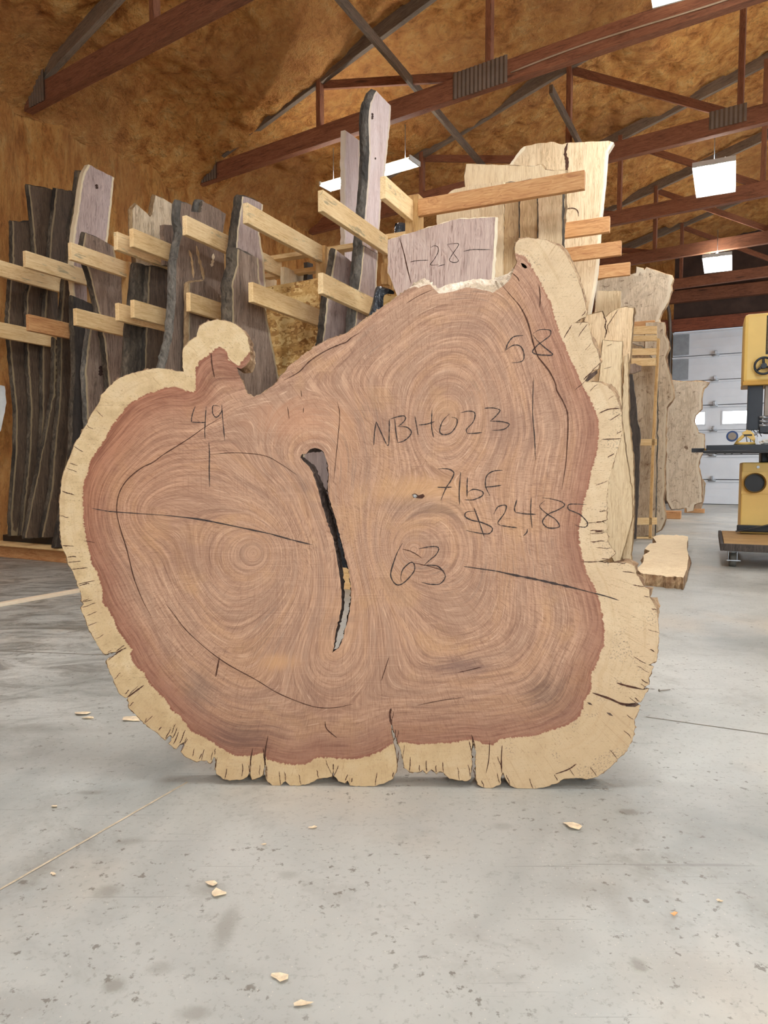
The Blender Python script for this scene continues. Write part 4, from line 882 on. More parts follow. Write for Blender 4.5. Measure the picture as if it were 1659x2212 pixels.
# rails running across behind the arms
def crossrail(px0, py0, px1, z, p, h, w_, mat='pine_clean', parent=None, name='rack_rail'):
    pl = planeP(p); u0 = on_plane(px0, py0, pl.P, pl.n); u1 = on_plane(px1, py0, pl.P, pl.n)
    zz = z; o = beam(name, (u0[0], u0[1], zz), (u1[0], u1[1], zz), h, w_, M[mat], parent or rack); return o
crossrail(574, 550, 770, 2.70, 5.28, .04, .09); crossrail(575, 568, 768, 2.63, 5.52, .04, .09); crossrail(820, 540, 880, 2.70, 5.2, .04, .09)
crossrail(-60, 600, 640, 1.6, 6.9, .09, .04, 'pine_clean'); crossrail(600, 600, 700, 2.05, 5.62, .09, .04)
# base: long sole beam, pale deck board and dark flat bar
def lowbox(name, px0, py0, px1, zt, th, depth, mat, ang=TE, **k):
    """box lying low, its front bottom edge seen from (px0,py0) to column px1"""
    a = on_z(px0, py0, zt - th); d = np.array([math.cos(ang), -math.sin(ang)]); pl = Plane(a[:2], d); b = on_plane(px1, py0, pl.P, pl.n); L = float((b - pl.P)[:2] @ d)
    bm = bmesh.new(); bbox(bm, 0, L, 0, depth, 0, th, bev=.004); return bm_obj(name, bm, M[mat], None, (a[0], a[1], zt - th), pl.ang, **k)
lowbox('rack_sole', -40, 1199, 300, .115, .115, .09, 'fir', label='orange brown sole beam on the floor under the left rack', cat='beam')
lowbox('rack_sole', 690, 1268, 830, .14, .14, .09, 'pine_clean', label='yellow timber on the floor seen through the slot of the big slab', cat='beam')
lowbox('deck_board', -40, 1176, 310, .135, .02, 1.6, 'pine_end', label='pale deck board lying on the sole beam at far left', cat='board')
M['deck_grey'] = plain('weathered_deck', (132, 124, 110), .7, var=.2)
lowbox('flat_panel', 6, 1168, 128, .197, .060, 1.0, 'black', ang=TE, label='black flat panel lying on the rack deck under the darkest slabs at far left', cat='panel')
# every slab: (name, label, plane offset q, outline, thickness, face, edge, sapwood px, group)
SL = [
 ('walnut_slab', 'low dark walnut slab at far left with a squared top below the foam wall', -6.04, '26,477 45,481 66,479 76,540 80,600 66,640 58,700 60,780 64,875 61,970 50,1092 37,1150 24,1150 23,1105 34,970 35,888 24,780 17,690 22,620 28,560', .05, 'walnut_dim', 'bark', 4),
 ('walnut_slab', 'second walnut slab from the left edge, rising above the first with a curved left side', -5.96, '61,399 90,405 118,412 116,460 108,520 106,560 100,640 92,700 91,780 93,880 88,960 80,1030 65,1146 45,1146 57,1038 64,970 67,880 60,780 58,700 58,640 77,560 70,480', .05, 'walnut_dim', 'bark', 4),
 ('walnut_slab', 'third walnut slab from the left edge with a rounded shoulder top', -5.88, '121,407 161,415 158,470 150,540 147,590 135,650 125,720 120,800 118,900 105,1000 75,1146 60,1146 85,1000 92,900 92,760 98,650 106,570 110,500 117,450', .05, 'walnut_dim', 'bark', 4),
 ('walnut_slab', 'narrow leaning brown slab whose foot sweeps left behind the dark flat panel', -5.64, '118,730 130,740 129,861 119,956 111,1051 90,1151 54,1151 75,1050 82,1024 100,930 116,850', .05, 'walnut_dim', 'bark', 3),
 ('walnut_slab', 'tall thin dark slab standing just left of the tall pale mauve slab', -5.55, '168,370 185,370 180,430 172,480 165,530 160,600 157,660 160,740 163,800 160,880 156,943 141,1010 133,1080 130,1151 90,1151 111,1051 119,956 129,861 131,780 131,700 136,640 140,590 150,540 150,490 160,440 165,400', .05, 'walnut_dim', 'bark', 4),
 ('walnut_slab', 'tall pale mauve walnut slab with one dark knot near its slanted top', -5.42, '191,355 247,384 243,420 240,450 236,490 232,525 222,570 208,620 202,700 197,800 180,900 166,980 160,1000 160,900 163,800 160,740 158,640 155,580 157,525 160,500 168,450 173,410 180,375', .05, 'walnut_light', None, 5),
 ('walnut_slab', 'bark covered dark slab hidden behind the knotty slab above the left lobe', -5.22, '158,640 205,660 207,740 200,800 190,860 176,960 160,1060 150,1150 120,1150 155,990 158,880 163,800', .06, 'dark_board', 'bark', 0),
 ('walnut_slab', 'brown slab with a cream rimmed oval knot just above the left lobe', -5.10, '197,690 214,700 222,760 232,830 236,880 215,1000 195,1150 170,1150 190,930 186,860 183,800 190,740', .06, 'walnut', 'bark_grey', 5),
 ('walnut_slab', 'walnut slab with a pale whitish patch crossing behind the third long arm', -4.95, '184,503 213,514 246,533 250,556 262,580 280,610 284,680 277,760 275,900 262,1000 232,1100 222,1150 200,1150 240,960 235,830 226,740 215,680 205,640 193,590 186,570 179,530', .06, 'walnut', 'bark', 4),
 ('spalted_slab', 'bleached spalted slab with a deep V notch in its top', -4.38, '285.5,453 295.6,441.5 307,452 317,460 324,469 328.5,463 334,431 336,422 362,434.5 387,447 389,494 386,525 383,600 383,800 300,800 298,600 287,505', .05, 'spalt', 'bark_tan', 0),
 ('walnut_slab', 'bark faced column between the whitish patched slab and the notched slab', -4.34, '297,570 322,576 318,650 312,800 285,1000 262,1000 275,830 283,700 290,640 294,600', .08, 'bark', 'bark', 0),
 ('walnut_slab', 'shaded brown board standing below the notched slab', -4.30, '322,575 382,585 378,800 350,1000 300,1000 312,800 318,650', .05, 'walnut_dim', 'bark', 4),
 ('wood_block', 'small reddish brown offcut block leaning against the notched pale slab', -4.2, '355,485 368.5,486 389,494 386.5,527 384,580 356,572', .05, 'walnut', None, 0),
 ('walnut_slab', 'dark torn slab with thick bark and a flared foot behind the small knob', -3.78, '391,437 414,443 413,458 431,459 436,433 488,462 481,506 490,560 484,596 487,640 480,700 440,830 420,1100 330,1100 350,830 357,790 372,730 380,650 381,572 388,530 394,500 389,470', .09, 'walnut', 'bark_grey', 0),
 ('walnut_slab', 'short lilac brown board end held above the short clean arm near the knob', -3.66, '408,612 440,606 460,622 478,640 486,655 480,760 455,1000 400,1000 408,690', .05, 'walnut', 'bark_tan', 3),
 ('walnut_slab', 'walnut slab with a stepped broken top and thick bark on its left', -3.30, '523,424 545,430 568,442 566,470 560,505 570,560 575,640 575,760 540,1000 500,1000 515,760 505,640 510,560 512,500 520,450', .08, 'walnut_light', 'bark', 4),
 ('walnut_slab', 'broad brown slab with bark on its left standing right behind the knob', -3.12, '513,538 558,558 560,600 573,669 582,711 591,757 602,814 600,880 560,1120 480,1120 505,860 503,760 502,681 501,609 512,573', .10, 'walnut', 'bark', 4),
 ('walnut_slab', 'clean lilac walnut board with a slanted top beside the strand board panel', -2.66, '725,539 777,580 766,625 760,670 757,760 742,900 724,1060 716,1130 640,1130 650,980 672,860 692,760 699,720 706,648 715,597', .055, 'walnut_light', 'bark', 4),
 ('walnut_slab', 'pink tall board with a brown left edge crossing the hooded light', -2.88, '745,281 777,304 776,400 770,640 760,1000 735,1000 744,640 744,330', .04, 'walnut_pink', None, 3),
 ('walnut_slab', 'tallest board of all with thick grey bark on its left and a pointed top', -2.52, '813,196 844,228 843,270 834,349 825,421 819,499 815,560 810,640 795,800 770,1050 740,1050 760,800 772,640 780,560 787,478 792,421 798,331 796,270 797,240 800,222', .085, 'walnut_pink', 'bark_grey', 4),
 ('walnut_slab', 'squared lilac board in front of the foot of the tallest board', -2.44, '785,532 817,549 814,600 811,680 805,740 790,1000 750,1000 765,740 772,640 780,590', .07, 'walnut_light', 'bark_grey', 3),
]
for k_, (nm, lab, q, poly, th, mat, edge, sw) in enumerate(SL):
    slab(nm, planeQ(q), P_(poly), th, M[mat], M[edge] if edge else None, sapw=sw, seed=20 + k_, label=lab, cat='slab' if 'slab' in nm else 'block', group='slabs in the left rack' if 'slab' in nm else None, base0=(False if 'block' in nm else (.200 if q < -5.45 else .137 if q < -4.15 else .004)), jit=.5, bulge=.25)
# things seen through the gaps behind
slab('pale_board', planeQ(-3.45), P_('614,576 662,598 662,780 640,1000 610,1000 614,780'), .04, M['pale'], None, label='pale board end peeping over the strand board panel', cat='board', seed=61, base0=.004)
slab('pale_board', planeQ(-3.80), P_('574,594 598,606 598,700 590,950 570,950 574,700'), .04, M['pale'], None, label='small pale board end left of the strand board top', cat='board', seed=62, base0=.004)
slab('dark_board', planeQ(-3.35), P_('664,566 676,570 676,740 660,1000 655,1000 664,740'), .04, M['dark_board'], None, label='grey weathered board in the gap above the strand board', cat='board', seed=63, base0=.004)
pO = Plane(on_plane(690, 700, Cd * 0 + Ld * 5.62, np.array([Ld[0], Ld[1], 0]) if False else planeP(5.62).n)[:2], np.array([math.cos(math.radians(31)), -math.sin(math.radians(31))])) if False else planeP(5.12)
slab('strand_board_panel', pO, P_('562,624 575,620 690,600 690,860 680,1120 550,1120'), .015, M['osb'], None, step=30, jit=0, label='orange strand board panel standing between walnut slabs', cat='panel', seed=64, base0=.004)
slab('plywood_block', planeP(4.75), P_('819.6,631 858,625 858,800 850,1120 815,1120'), .06, M['osb'], None, step=30, jit=0, label='narrow strand board strip beside the lower black wrapped bundle', cat='panel', seed=65, base0=.004)
def bundle(name, poly, plane, th, label):
    V_, T_, L_1 = mesh2d([subdiv(smooth_poly(poly, 3, True), 8, 0)], 9); uv = np.array([plane.uv(x, y) for x, y in V_]); zm_ = uv[:, 1].min(); zc_ = zm_ + .3 * (uv[:, 1].max() - zm_); lw_ = uv[:, 1] < zc_; uv[lw_, 1] = zc_ - (zc_ - uv[lw_, 1]) * (zc_ - .01) / (zc_ - zm_)
    u0 = uv[:, 0].mean(); z0 = uv[:, 1].min(); d = dist_poly(V_, [tuple(V_[i]) for i in L_1[0]]); prof = np.sqrt(np.clip(1 - (1 - np.clip(d / 14, 0, 1)) ** 2, 0, 1)) * th / 2
    wr = (fbm(V_[:, 0] / 9, V_[:, 1] / 26, 3) - .5) * .03 * np.clip(d / 6, 0, 1)
    N = len(V_); vs = [(u - u0, th / 2 - p - w__, z - z0) for (u, z), p, w__ in zip(uv, prof, wr)] + [(u - u0, th / 2 + p, z - z0) for (u, z), p in zip(uv, prof)]
    fs = [tuple(int(i) for i in t) for t in T_] + [tuple(int(i) + N for i in t[::-1]) for t in T_]; lp = L_1[0]; n = len(lp)
    fs += [(lp[i], lp[(i + 1) % n], lp[(i + 1) % n] + N, lp[i] + N) for i in range(n)]
    m_ = bpy.data.meshes.new(name); m_.from_pydata(vs, [], fs); b_ = bmesh.new(); b_.from_mesh(m_); bmesh.ops.recalc_face_normals(b_, faces=b_.faces); b_.to_mesh(m_); b_.free()
    P0 = plane.P + plane.d * u0; link_mesh(name, m_, M['wrap'], None, (P0[0], P0[1], z0), plane.ang, smooth=True, label=label, cat='bundle')
bundle('wrapped_bundle', P_('847,486 853,478 862,476 873,480 880,487 882,560 880,700 870,1120 835,1120 842,700 845,560'), planeP(5.35), .10, 'upper black plastic wrapped bundle left of the square wooden post')
bundle('wrapped_bundle', P_('805,618 820,616 842,624 844,632 824,634 821,668 812,780 790,940 768,1080 758,1192 722,1192 715,1060 745,900 770,770 786,690 798,650'), planeP(4.55), .10, 'lower shiny black wrapped bundle peeping above the slab slope')
slab('pine_block', planeP(4.65), P_('824,568 838,570 838,614 824,614 822,590'), .05, M['pine_v'], None, step=30, jit=0, label='short pale cleat fixed beside the lilac slab marked 28', cat='block', seed=66)

# ------------------------------------------------ right rack
rr = empty('lumber_rack', (*(Ld * 5.4 + Cd * .2), 0), 0, label='right lumber rack with orange brown arms pointing right', cat='rack')
def armR(p, x0, x1, z, mat='fir', h=.115, w_=.04, name='rack_arm', parent=None):
    pl = planeP(p); # u solve by sight line at height z
    def at(x):
        k = (x - CX) / FPX; # (Ld*p + Cd*u): x = k*depth
        return (k * (p * Ld[1] * ca - (z - CAMH) * sa) - p * Ld[0]) / (Cd[0] - k * Cd[1] * ca)
    a, b = at(x0), at(x1); A = Ld * p + Cd * a; B = Ld * p + Cd * b
    beam(name, (*A, z - h / 2), (*B, z - h / 2), h, w_, M[mat], parent or rr); return A, B
A0, _ = armR(4.56, 905, 1264, 2.70)
for p, x0, x1 in ((5.45, 1180, 1318), (6.07, 1190, 1343), (6.72, 1240, 1362)): armR(p, x0, x1, 2.70)
armR(9.45, 1330, 1415, 2.70, h=.10)
upright(Ld * 4.60 + Cd * (A0 @ Cd - .05), 0, 2.74, .10, .10, parent=rr)
for p in (5.45, 6.07, 6.72): 
    A = Ld * p + Cd * (A0 @ Cd - .05); upright(A, 0, 2.72, .09, .09, parent=rr)
crossrail(1180, 500, 1190, 2.5, 6.5, .04, .09, parent=rr) if False else None
RS = [
 ('pale_slab', 'tallest pale slab with chamfered left corner and a dark seam, rear of the right rack', 6.38, '1100,356.5 1115,335 1131,317 1165,309 1197.6,306.7 1215,312 1223.6,309 1270,306 1315,304 1326,308 1313,329 1308,394 1298.5,482 1295,534 1292,573 1288.7,605.5 1275,680 1262,780 1250,1120 1110,1120 1110,400', .06, 'pale_fig', None, 6),
 ('pale_slab', 'wide pale slab with a straight sloping top between the right rack arms', 5.20, '1007,354 1103,358 1155,359 1168,355 1178,367 1222,368.5 1220,436 1214,524 1207,700 1200,1050 1060,1050 1030,700 1005,402 1003,380', .055, 'pale', 'bark_tan', 0),
 ('pale_slab', 'pale slab with a splintered left corner just above the long arm', 5.06, '942,436 945,430 960,424 975,412 1002,404 1045,397 1088,392 1086,620 1080,1050 990,1050 960,620 943,480', .05, 'pale', None, 0),
 ('pale_slab', 'narrow tan board second right of the lilac slab marked 28', 4.98, '1090,402 1093,395 1120,393 1121,640 1112,1050 1082,1050 1087,640', .05, 'tan', 'bark', 0),
 ('pale_slab', 'narrow brown board third right of the lilac slab marked 28', 4.90, '1123,400 1128,391 1160,386 1161,640 1150,1050 1115,1050 1123,640', .05, 'tan', 'bark', 0),
 ('pale_slab', 'figured pale board with bark on both sides left of the second right arm', 4.84, '1163,398 1166,385 1214,377 1214,524 1208,700 1190,1050 1160,1050 1162,700', .05, 'pale_fig', 'bark', 0),
 ('pale_slab', 'narrow cream board directly right of the lilac slab marked 28', 4.95, '1062,470 1086,462 1086,640 1080,1050 1055,1050 1060,640', .04, 'pale', None, 0),
 ('walnut_slab', 'wide lilac walnut slab with dark crayon mark 28 behind the big slab', 4.42, '838,518 880,505 940,487 985,474 1030,471 1070,469 1066,540 1062,603 1058,760 1040,1100 880,1100 872,680 859,640 848,612 838,587', .05, 'purple', 'pale', 0),
 ('pale_slab', 'yellowish board corner above the cracked pale slab at the right', 6.95, '1290,628 1341,629 1341,700 1338,1000 1290,1000 1283,690', .04, 'pale', None, 0),
 ('pale_slab', 'cracked pale slab with an arched top right beside the big slab rim', 6.30, '1262,684 1268,681 1300,673 1306,688 1318,676 1332,668 1352,663 1369,665 1367,700 1362,760 1352,830 1346,900 1348,1000 1350,1100 1350,1212 1300,1212 1262,1100 1255,900', .05, 'pale_fig', 'bark_tan', 0),
 ('pale_slab', 'smooth pale plank standing in front of the cracked slab beside the big slab rim', 6.16, '1302,735 1322,737 1344,738 1341,800 1342,900 1352,980 1364,1050 1366,1110 1352,1160 1340,1196 1335,1212 1322,1190 1305,1150 1290,1000 1285,900 1296,800', .035, 'pale', 'bark_tan', 0),
 ('pale_slab', 'thin yellow edged board at the right end of the smooth plank', 6.24, '1349,770 1356,765 1358,900 1368,1000 1370,1110 1362,1214 1345,1214 1347,1000 1344,900', .04, 'pale', 'bark_tan', 0),
 ('dark_board', 'narrow charcoal weathered board between the pale plank and the ladder frame', 8.55, '1350,809 1366,808 1371,850 1378,915 1383,936 1380,1046 1374,1163 1360,1166 1352,1166 1352,900', .05, 'dark_board', None, 0),
 ('burl_slab', 'broad grey cream burl slab rising highest behind the right rack arms', 9.75, '1288,607 1320,600 1362,593.5 1374,590 1375,576 1389,580 1391,584 1396.5,578 1438,592.5 1451,595 1454,603 1449,616 1451,627 1443.5,652 1431,672 1423.6,690 1423,760 1420,1120 1300,1120 1285,700', .07, 'burl', 'edge_tan', 8),
 ('burl_slab', 'wavy edged burl slab just right of the ladder frame', 9.42, '1395,697 1423,697 1435,697 1436,723 1445,739 1445,752 1437,771.6 1445,804 1449,822 1454,842 1455,859 1440,880 1438.6,910 1437,940 1438,980 1434,1010 1435.6,1053 1432.6,1073 1437,1112 1428,1132 1408.5,1142 1390,1142 1390,900', .08, 'burl', 'edge_tan', 5),
 ('burl_slab', 'shaded burl slab seen through the rungs of the ladder frame', 9.1, '1352,740 1385,748 1398,760 1418,790 1420,900 1418,1000 1415,1120 1362,1120 1362,900 1356,800', .06, 'burl_dim', 'bark', 0),
 ('burl_slab', 'speckled burl slab standing in front of the overhead door with a flared top corner', 13.7, '1445,822 1476,825 1503,824 1520,825 1532,827 1519,838.5 1516,849 1515,865 1515,883 1502,897 1499,910 1505,925 1508,936 1521,939 1521,970 1511,993 1508,1008 1514,1031 1515.5,1053 1515.5,1085 1500,1090 1497,1103 1484,1106 1483,1097 1451,1100 1440,1080 1436,900', .09, 'burl', 'edge_tan', 6),
 ('burl_slab', 'farthest burl slab, a sliver right behind the speckled burl slab', 14.6, '1500,1035 1518,1037 1522,1045 1520,1070 1512,1080 1500,1080', .08, 'burl_dim', 'bark_tan', 0),
]
for k_, (nm, lab, p, poly, th, mat, edge, sw) in enumerate(RS):
    slab(nm, planeP(p), P_(poly), th, M[mat], M[edge] if edge else None, sapw=sw, seed=80 + k_, label=lab, cat='board' if nm == 'dark_board' else 'slab', group=None if nm == 'dark_board' else 'slabs in the right rack', base0=(.12 if p > 9.7 and p < 14 else .004), jit=.5, bulge=.2, parent=None)
# marks on the lilac slab
pl28 = planeP(4.42); ls = [o for o in COL.objects if o.get('label', '').startswith('wide lilac')][0]
def on28(x, y):
    u, z = pl28.uv(x, y, -.002); P = pl28.P + pl28.d * u - pl28.n * .002; v = parent_inv2(ls) @ Vector((P[0], P[1], z)); return tuple(v)
def parent_inv2(o): return (Matrix.Translation(o.location) @ Matrix.Rotation(o.rotation_euler[2], 4, 'Z')).inverted()
for pts in ('930,535 938,531 946,534 946,545 938,560 930,572 948,572', '966,528 980,526 991,528 978,548 971,562 981,567 990,563 980,548 966,528', '1001,543 1020,539 1040,539 1058,539', '886,566 900,563 926,562', '946,575 962,571'):
    ribbon('crayon_mark', P_(pts), 1.3, M['writing'], on28, ls, wob=.3)
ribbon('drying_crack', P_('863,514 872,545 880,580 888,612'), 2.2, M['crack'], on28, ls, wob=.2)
# seams / cracks on the right slabs
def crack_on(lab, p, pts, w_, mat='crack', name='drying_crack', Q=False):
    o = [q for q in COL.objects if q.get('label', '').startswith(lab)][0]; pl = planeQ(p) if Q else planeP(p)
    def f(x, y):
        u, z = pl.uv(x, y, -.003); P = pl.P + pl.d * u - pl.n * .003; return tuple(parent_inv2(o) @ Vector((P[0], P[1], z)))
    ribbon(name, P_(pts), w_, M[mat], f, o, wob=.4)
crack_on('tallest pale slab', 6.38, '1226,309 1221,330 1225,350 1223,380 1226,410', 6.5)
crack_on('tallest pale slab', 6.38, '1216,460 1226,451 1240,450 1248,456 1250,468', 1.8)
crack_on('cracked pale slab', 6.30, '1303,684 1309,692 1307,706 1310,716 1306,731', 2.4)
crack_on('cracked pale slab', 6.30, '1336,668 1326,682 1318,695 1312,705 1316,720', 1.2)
crack_on('smooth pale plank', 6.16, '1322,743 1310,748', .9)
crack_on('smooth pale plank', 6.16, '1304,797 1322,792', .9)
crack_on('tallest pale slab', 6.38, '1313,330 1308,394 1298,482', 3.0, 'white', 'peeled_edge')
M['knot'] = plain('dark_knot', (66, 44, 34), .9, var=.4, scale=60)
crack_on('tall pale mauve', -5.42, '208,398 209,403 210,408', 6.0, 'knot', 'knot', True)
crack_on('tallest board of all', -2.52, '804,244 805,250 804,258', 4.0, 'knot', 'knot', True)
crack_on('tallest board of all', -2.52, '811,340 811,345', 3.0, 'knot', 'knot', True)
crack_on('brown slab with a cream', -5.10, '218,790 218,800 217,812', 9.0, 'knot', 'knot', True)
crack_on('dark torn slab', -3.78, '408,540 414,560 418,600', 5.0, 'tan', 'torn_strip', True)
crack_on('dark torn slab', -3.78, '424,530 430,560 438,590 440,604', 6.0, 'tan', 'torn_strip', True)
crack_on('dark torn slab', -3.78, '461,548 460,562 457,576', 6.0, 'pale', 'torn_strip', True)
crack_on('dark torn slab', -3.78, '436,434 432,448 431,459', 7.0, 'bark', 'bark_pocket', True)
# ladder-like frame
lf = empty('ladder_frame', (*(Ld * 8.8 + Cd * 1.9), 0), 0, label='pale pine ladder frame leaning upright beside the burl slabs', cat='frame')
plF = planeP(8.8)
def fr(name, poly, th=.04, mat='pine_clean'):
    o = slab(name, plF, P_(poly), th, M[mat], None, step=60, jit=0, grid=60, parent=lf); mb_ = Matrix.Translation(o.location) @ Matrix.Rotation(o.rotation_euler[2], 4, 'Z'); o.matrix_basis = parent_inv(lf) @ mb_; return o
fr('stile', '1419,730 1425,732 1419,850 1412,1000 1407,1163 1401,1163 1406,1000 1413,850', .09, 'pine_v'); fr('stile', '1359,730 1364,731 1364,1165 1359,1165', .09, 'pine_v')
for yy, h in ((704, 17), (724, 12), (752, 14), (773, 17), (948, 14), (1118, 15), (1159, 6)):
    fr('rung', f'1362,{yy+1} 1419,{yy} 1419,{yy+h} 1362,{yy+h+1}', .03)
slab('wood_offcut', planeP(8.7), P_('1356,786 1372,785 1385,790 1384,800 1370,806 1354,806'), .05, M['walnut'], None, label='small stack of purple brown offcuts wedged behind the ladder frame', cat='offcut')
# blocks under the far slabs
def floor_block(px, py, w_, d, h, mat, label, ang=-TH):
    p = on_z(px, py, 0); bm = bmesh.new(); bbox(bm, -w_ / 2, w_ / 2, 0, d, 0, h, bev=.006); bm_obj('support_block', bm, M[mat], None, (p[0], p[1], 0), ang, label=label, cat='block')
floor_block(1452, 1121, .26, .4, .12, 'fir', 'brown timber block on the floor below the wavy burl slab'); floor_block(1500, 1108, .35, .3, .07, 'fir', 'thin brown timber block under the speckled burl slab')
# burl slab lying on the floor
def lying(name, poly, z0, z1, mat, edge, label):
    poly = subdiv(P_(poly), 6, .8, seed=9); V_, T_, L_1 = mesh2d([poly], 12); w_ = np.array([on_z(x, y, z1)[:2] for x, y in V_]); c = w_.mean(0); N = len(V_)
    zz = (fbm(w_[:, 0] * 6, w_[:, 1] * 6, 3) - .5) * .012
    root_ = empty(name, (c[0], c[1], z0), 0, label=label, cat='slab')
    vs = [(x - c[0], y - c[1], z1 - z0 + d) for (x, y), d in zip(w_, zz)]; fs = [tuple(int(i) for i in t) for t in T_]
    m_ = bpy.data.meshes.new('board_body'); m_.from_pydata(vs, [], fs); b_ = bmesh.new(); b_.from_mesh(m_); bmesh.ops.recalc_face_normals(b_, faces=b_.faces)
    if sum(f.normal.z for f in b_.faces) < 0: bmesh.ops.reverse_faces(b_, faces=b_.faces)
    b_.to_mesh(m_); b_.free(); at = m_.attributes.new('sap', 'FLOAT', 'POINT'); at.data.foreach_set('value', [9.0] * N); link_mesh('board_body', m_, mat, root_, smooth=True)
    lp = L_1[0]; n = len(lp); r = random.Random(2); rows = 5; ev = []
    for j in range(rows):
        t = j / (rows - 1)
        for i in lp:
            v = np.array(vs[i]); o = v[:2] / max(np.linalg.norm(v[:2]), 1e-6) * (.02 * math.sin(math.pi * t * .8) + (r.gauss(0, .006) if 0 < j < rows - 1 else 0)); ev.append((v[0] + o[0], v[1] + o[1], v[2] * (1 - t)))
    ef = [(j * n + i, j * n + (i + 1) % n, (j + 1) * n + (i + 1) % n, (j + 1) * n + i) for j in range(rows - 1) for i in range(n)]
    m2 = bpy.data.meshes.new('bark_edge'); m2.from_pydata(ev, [], ef); link_mesh('bark_edge', m2, edge, root_)
lying('floor_slab', '1384,1238 1376,1228 1390,1212 1389,1200 1404,1190 1393,1186 1404,1174 1418,1172 1410,1160 1424,1155 1486,1158.5 1484,1184 1487,1200 1484,1230 1476,1248', 0, .085, M['pale'], M['edge_tan'], 'rough edged pale slab lying flat on the floor right of the big slab')
# ================================================================== BANDSAW ON ITS CART
def cq(q, p): v = Cd * q + Ld * p; return (v[0], v[1], 0)
BZ = math.atan2(Cd[1], Cd[0])
cart = empty('machine_cart', cq(.14, 6.62), BZ, label='plywood topped dolly on swivel casters carrying the yellow bandsaw', cat='cart')
M['plydeck'] = wood('cart_plywood', (206, 168, 112), (186, 148, 94), (150, 112, 66), 'x', bump=.1)
box('deck', (0, 1.7, 0, 1.35, .162, .205), M['plydeck'], cart); 
box('edge_rail', (-.004, 1.7, -.03, .0, .145, .207), M['dark_board'], cart); box('edge_rail', (-.03, -.004, -.03, 1.35, .145, .207), M['dark_board'], cart)
def caster(x, y, rot, braked):
    c = empty('caster', (x, y, 0), rot); c.parent = cart
    bm = bmesh.new(); cyl(bm, (-.024, 0, .061), (.024, 0, .061), .061, seg=32); bm_obj('wheel', bm, M['rubber'], c, smooth=False)
    bm = bmesh.new(); cyl(bm, (-.042, 0, .061), (.042, 0, .061), .010, seg=12)
    for s_ in (-1, 1): bbox(bm, s_ * .034 - .003, s_ * .034 + .003, -.02, .02, .045, .135, bev=.001)
    bbox(bm, -.045, .045, -.045, .045, .134, .145, bev=.002); cyl(bm, (0, 0, .12), (0, 0, .136), .034, seg=16)
    if braked: bbox(bm, -.055, .055, -.07, -.045, .055, .065, bev=.002)
    bm_obj('fork', bm, M['steel'], c)
caster(.07, .09, .1, True); caster(1.6, .09, .5, False); caster(.12, 1.2, .9, False); caster(1.6, 1.2, .2, False)
bm = bmesh.new(); cyl(bm, (.42, .55, .0), (.42, .55, .11), .045, seg=18); cyl(bm, (.42, .55, .11), (.42, .55, .15), .075, seg=18); bm_obj('levelling_foot', bm, M['black'], cart)

saw = empty('bandsaw', cq(.30, 7.72), BZ, label='large yellow bandsaw with black table cut off by the right frame edge', cat='bandsaw')
saw.location.z = .207
def sb(name, d, mat, bev=.008, parent=saw): return box(name, d, M[mat], parent, bev)
sb('base_cabinet', (0, .95, 0, .62, .0, .70), 'yellow', .012)
sb('base_rail', (-.03, 1.0, -.05, -.012, .02, .085), 'black'); 
bm = bmesh.new(); vs = [bm.verts.new(v) for v in ((-.04, -.12, .03), (.36, -.10, .13), (.36, -.10, .12), (-.04, -.12, .02), (-.04, -.06, .03), (.36, -.04, .13), (.36, -.04, .12), (-.04, -.06, .02))]
for i in ((0, 1, 2, 3), (4, 7, 6, 5), (0, 4, 5, 1), (3, 2, 6, 7), (0, 3, 7, 4), (1, 5, 6, 2)): bm.faces.new([vs[j] for j in i])
bm_obj('foot_pedal', bm, M['black'], saw); sb('pedal_post', (.30, .325, -.085, -.06, -.0, .12), 'black', .002)
bm = bmesh.new(); cyl(bm, (.115, -.07, .50), (.115, 0.0, .50), .098, .092, seg=32, cap=False); cyl(bm, (.115, 0, .50), (.115, -.07, .50), .086, .09, seg=32, cap=False)
for i in range(32):
    pass
bm_obj('dust_port', bm, M['yellow'], saw); bm = bmesh.new(); cyl(bm, (.115, -.014, .50), (.115, -.011, .50), .088, seg=32); bm_obj('port_bore', bm, M['black'], saw)
sb('port_flange', (-.0, .24, -.008, .0, .39, .61), 'yellow', .003)
bm = bmesh.new(); cyl(bm, (.14, -.012, .655), (.14, 0, .655), .014, seg=12); bm_obj('bolt', bm, M['steel'], saw)
sb('trunnion', (.17, .6, .10, .45, .70, .83), 'black', .01); sb('tilt_scale', (.24, .34, .02, .10, .71, .80), 'blackmetal', .004)
bm = bmesh.new(); cyl(bm, (.22, .02, .77), (.42, .02, .77), .018, seg=12); cyl(bm, (.30, .0, .74), (.30, .1, .74), .028, seg=14); bm_obj('tilt_lock', bm, M['steel'], saw)
TZ = .815
sb('table', (-.325, .75, -.28, .52, TZ - .02, TZ + .052), 'blackmetal', .006)
sb('table_insert', (.30, .40, -.06, .04, TZ + .052, TZ + .055), 'steel', .001)
sb('fence_rail', (-.35, .75, -.33, -.285, TZ - .03, TZ + .0), 'black', .004); 
sb('fence_bar', (-.46, -.34, -.02, .03, TZ - .012, TZ + .03), 'blackmetal', .003); sb('fence_bracket', (-.36, -.32, -.01, .02, TZ, TZ + .025), 'yellow_dark', .003)
for x in (-.24, -.16, -.10, -.02):
    bm = bmesh.new(); cyl(bm, (x, -.26, TZ - .035), (x, -.26, TZ - .02), .010, seg=10); bm_obj('bolt', bm, M['black'], saw)
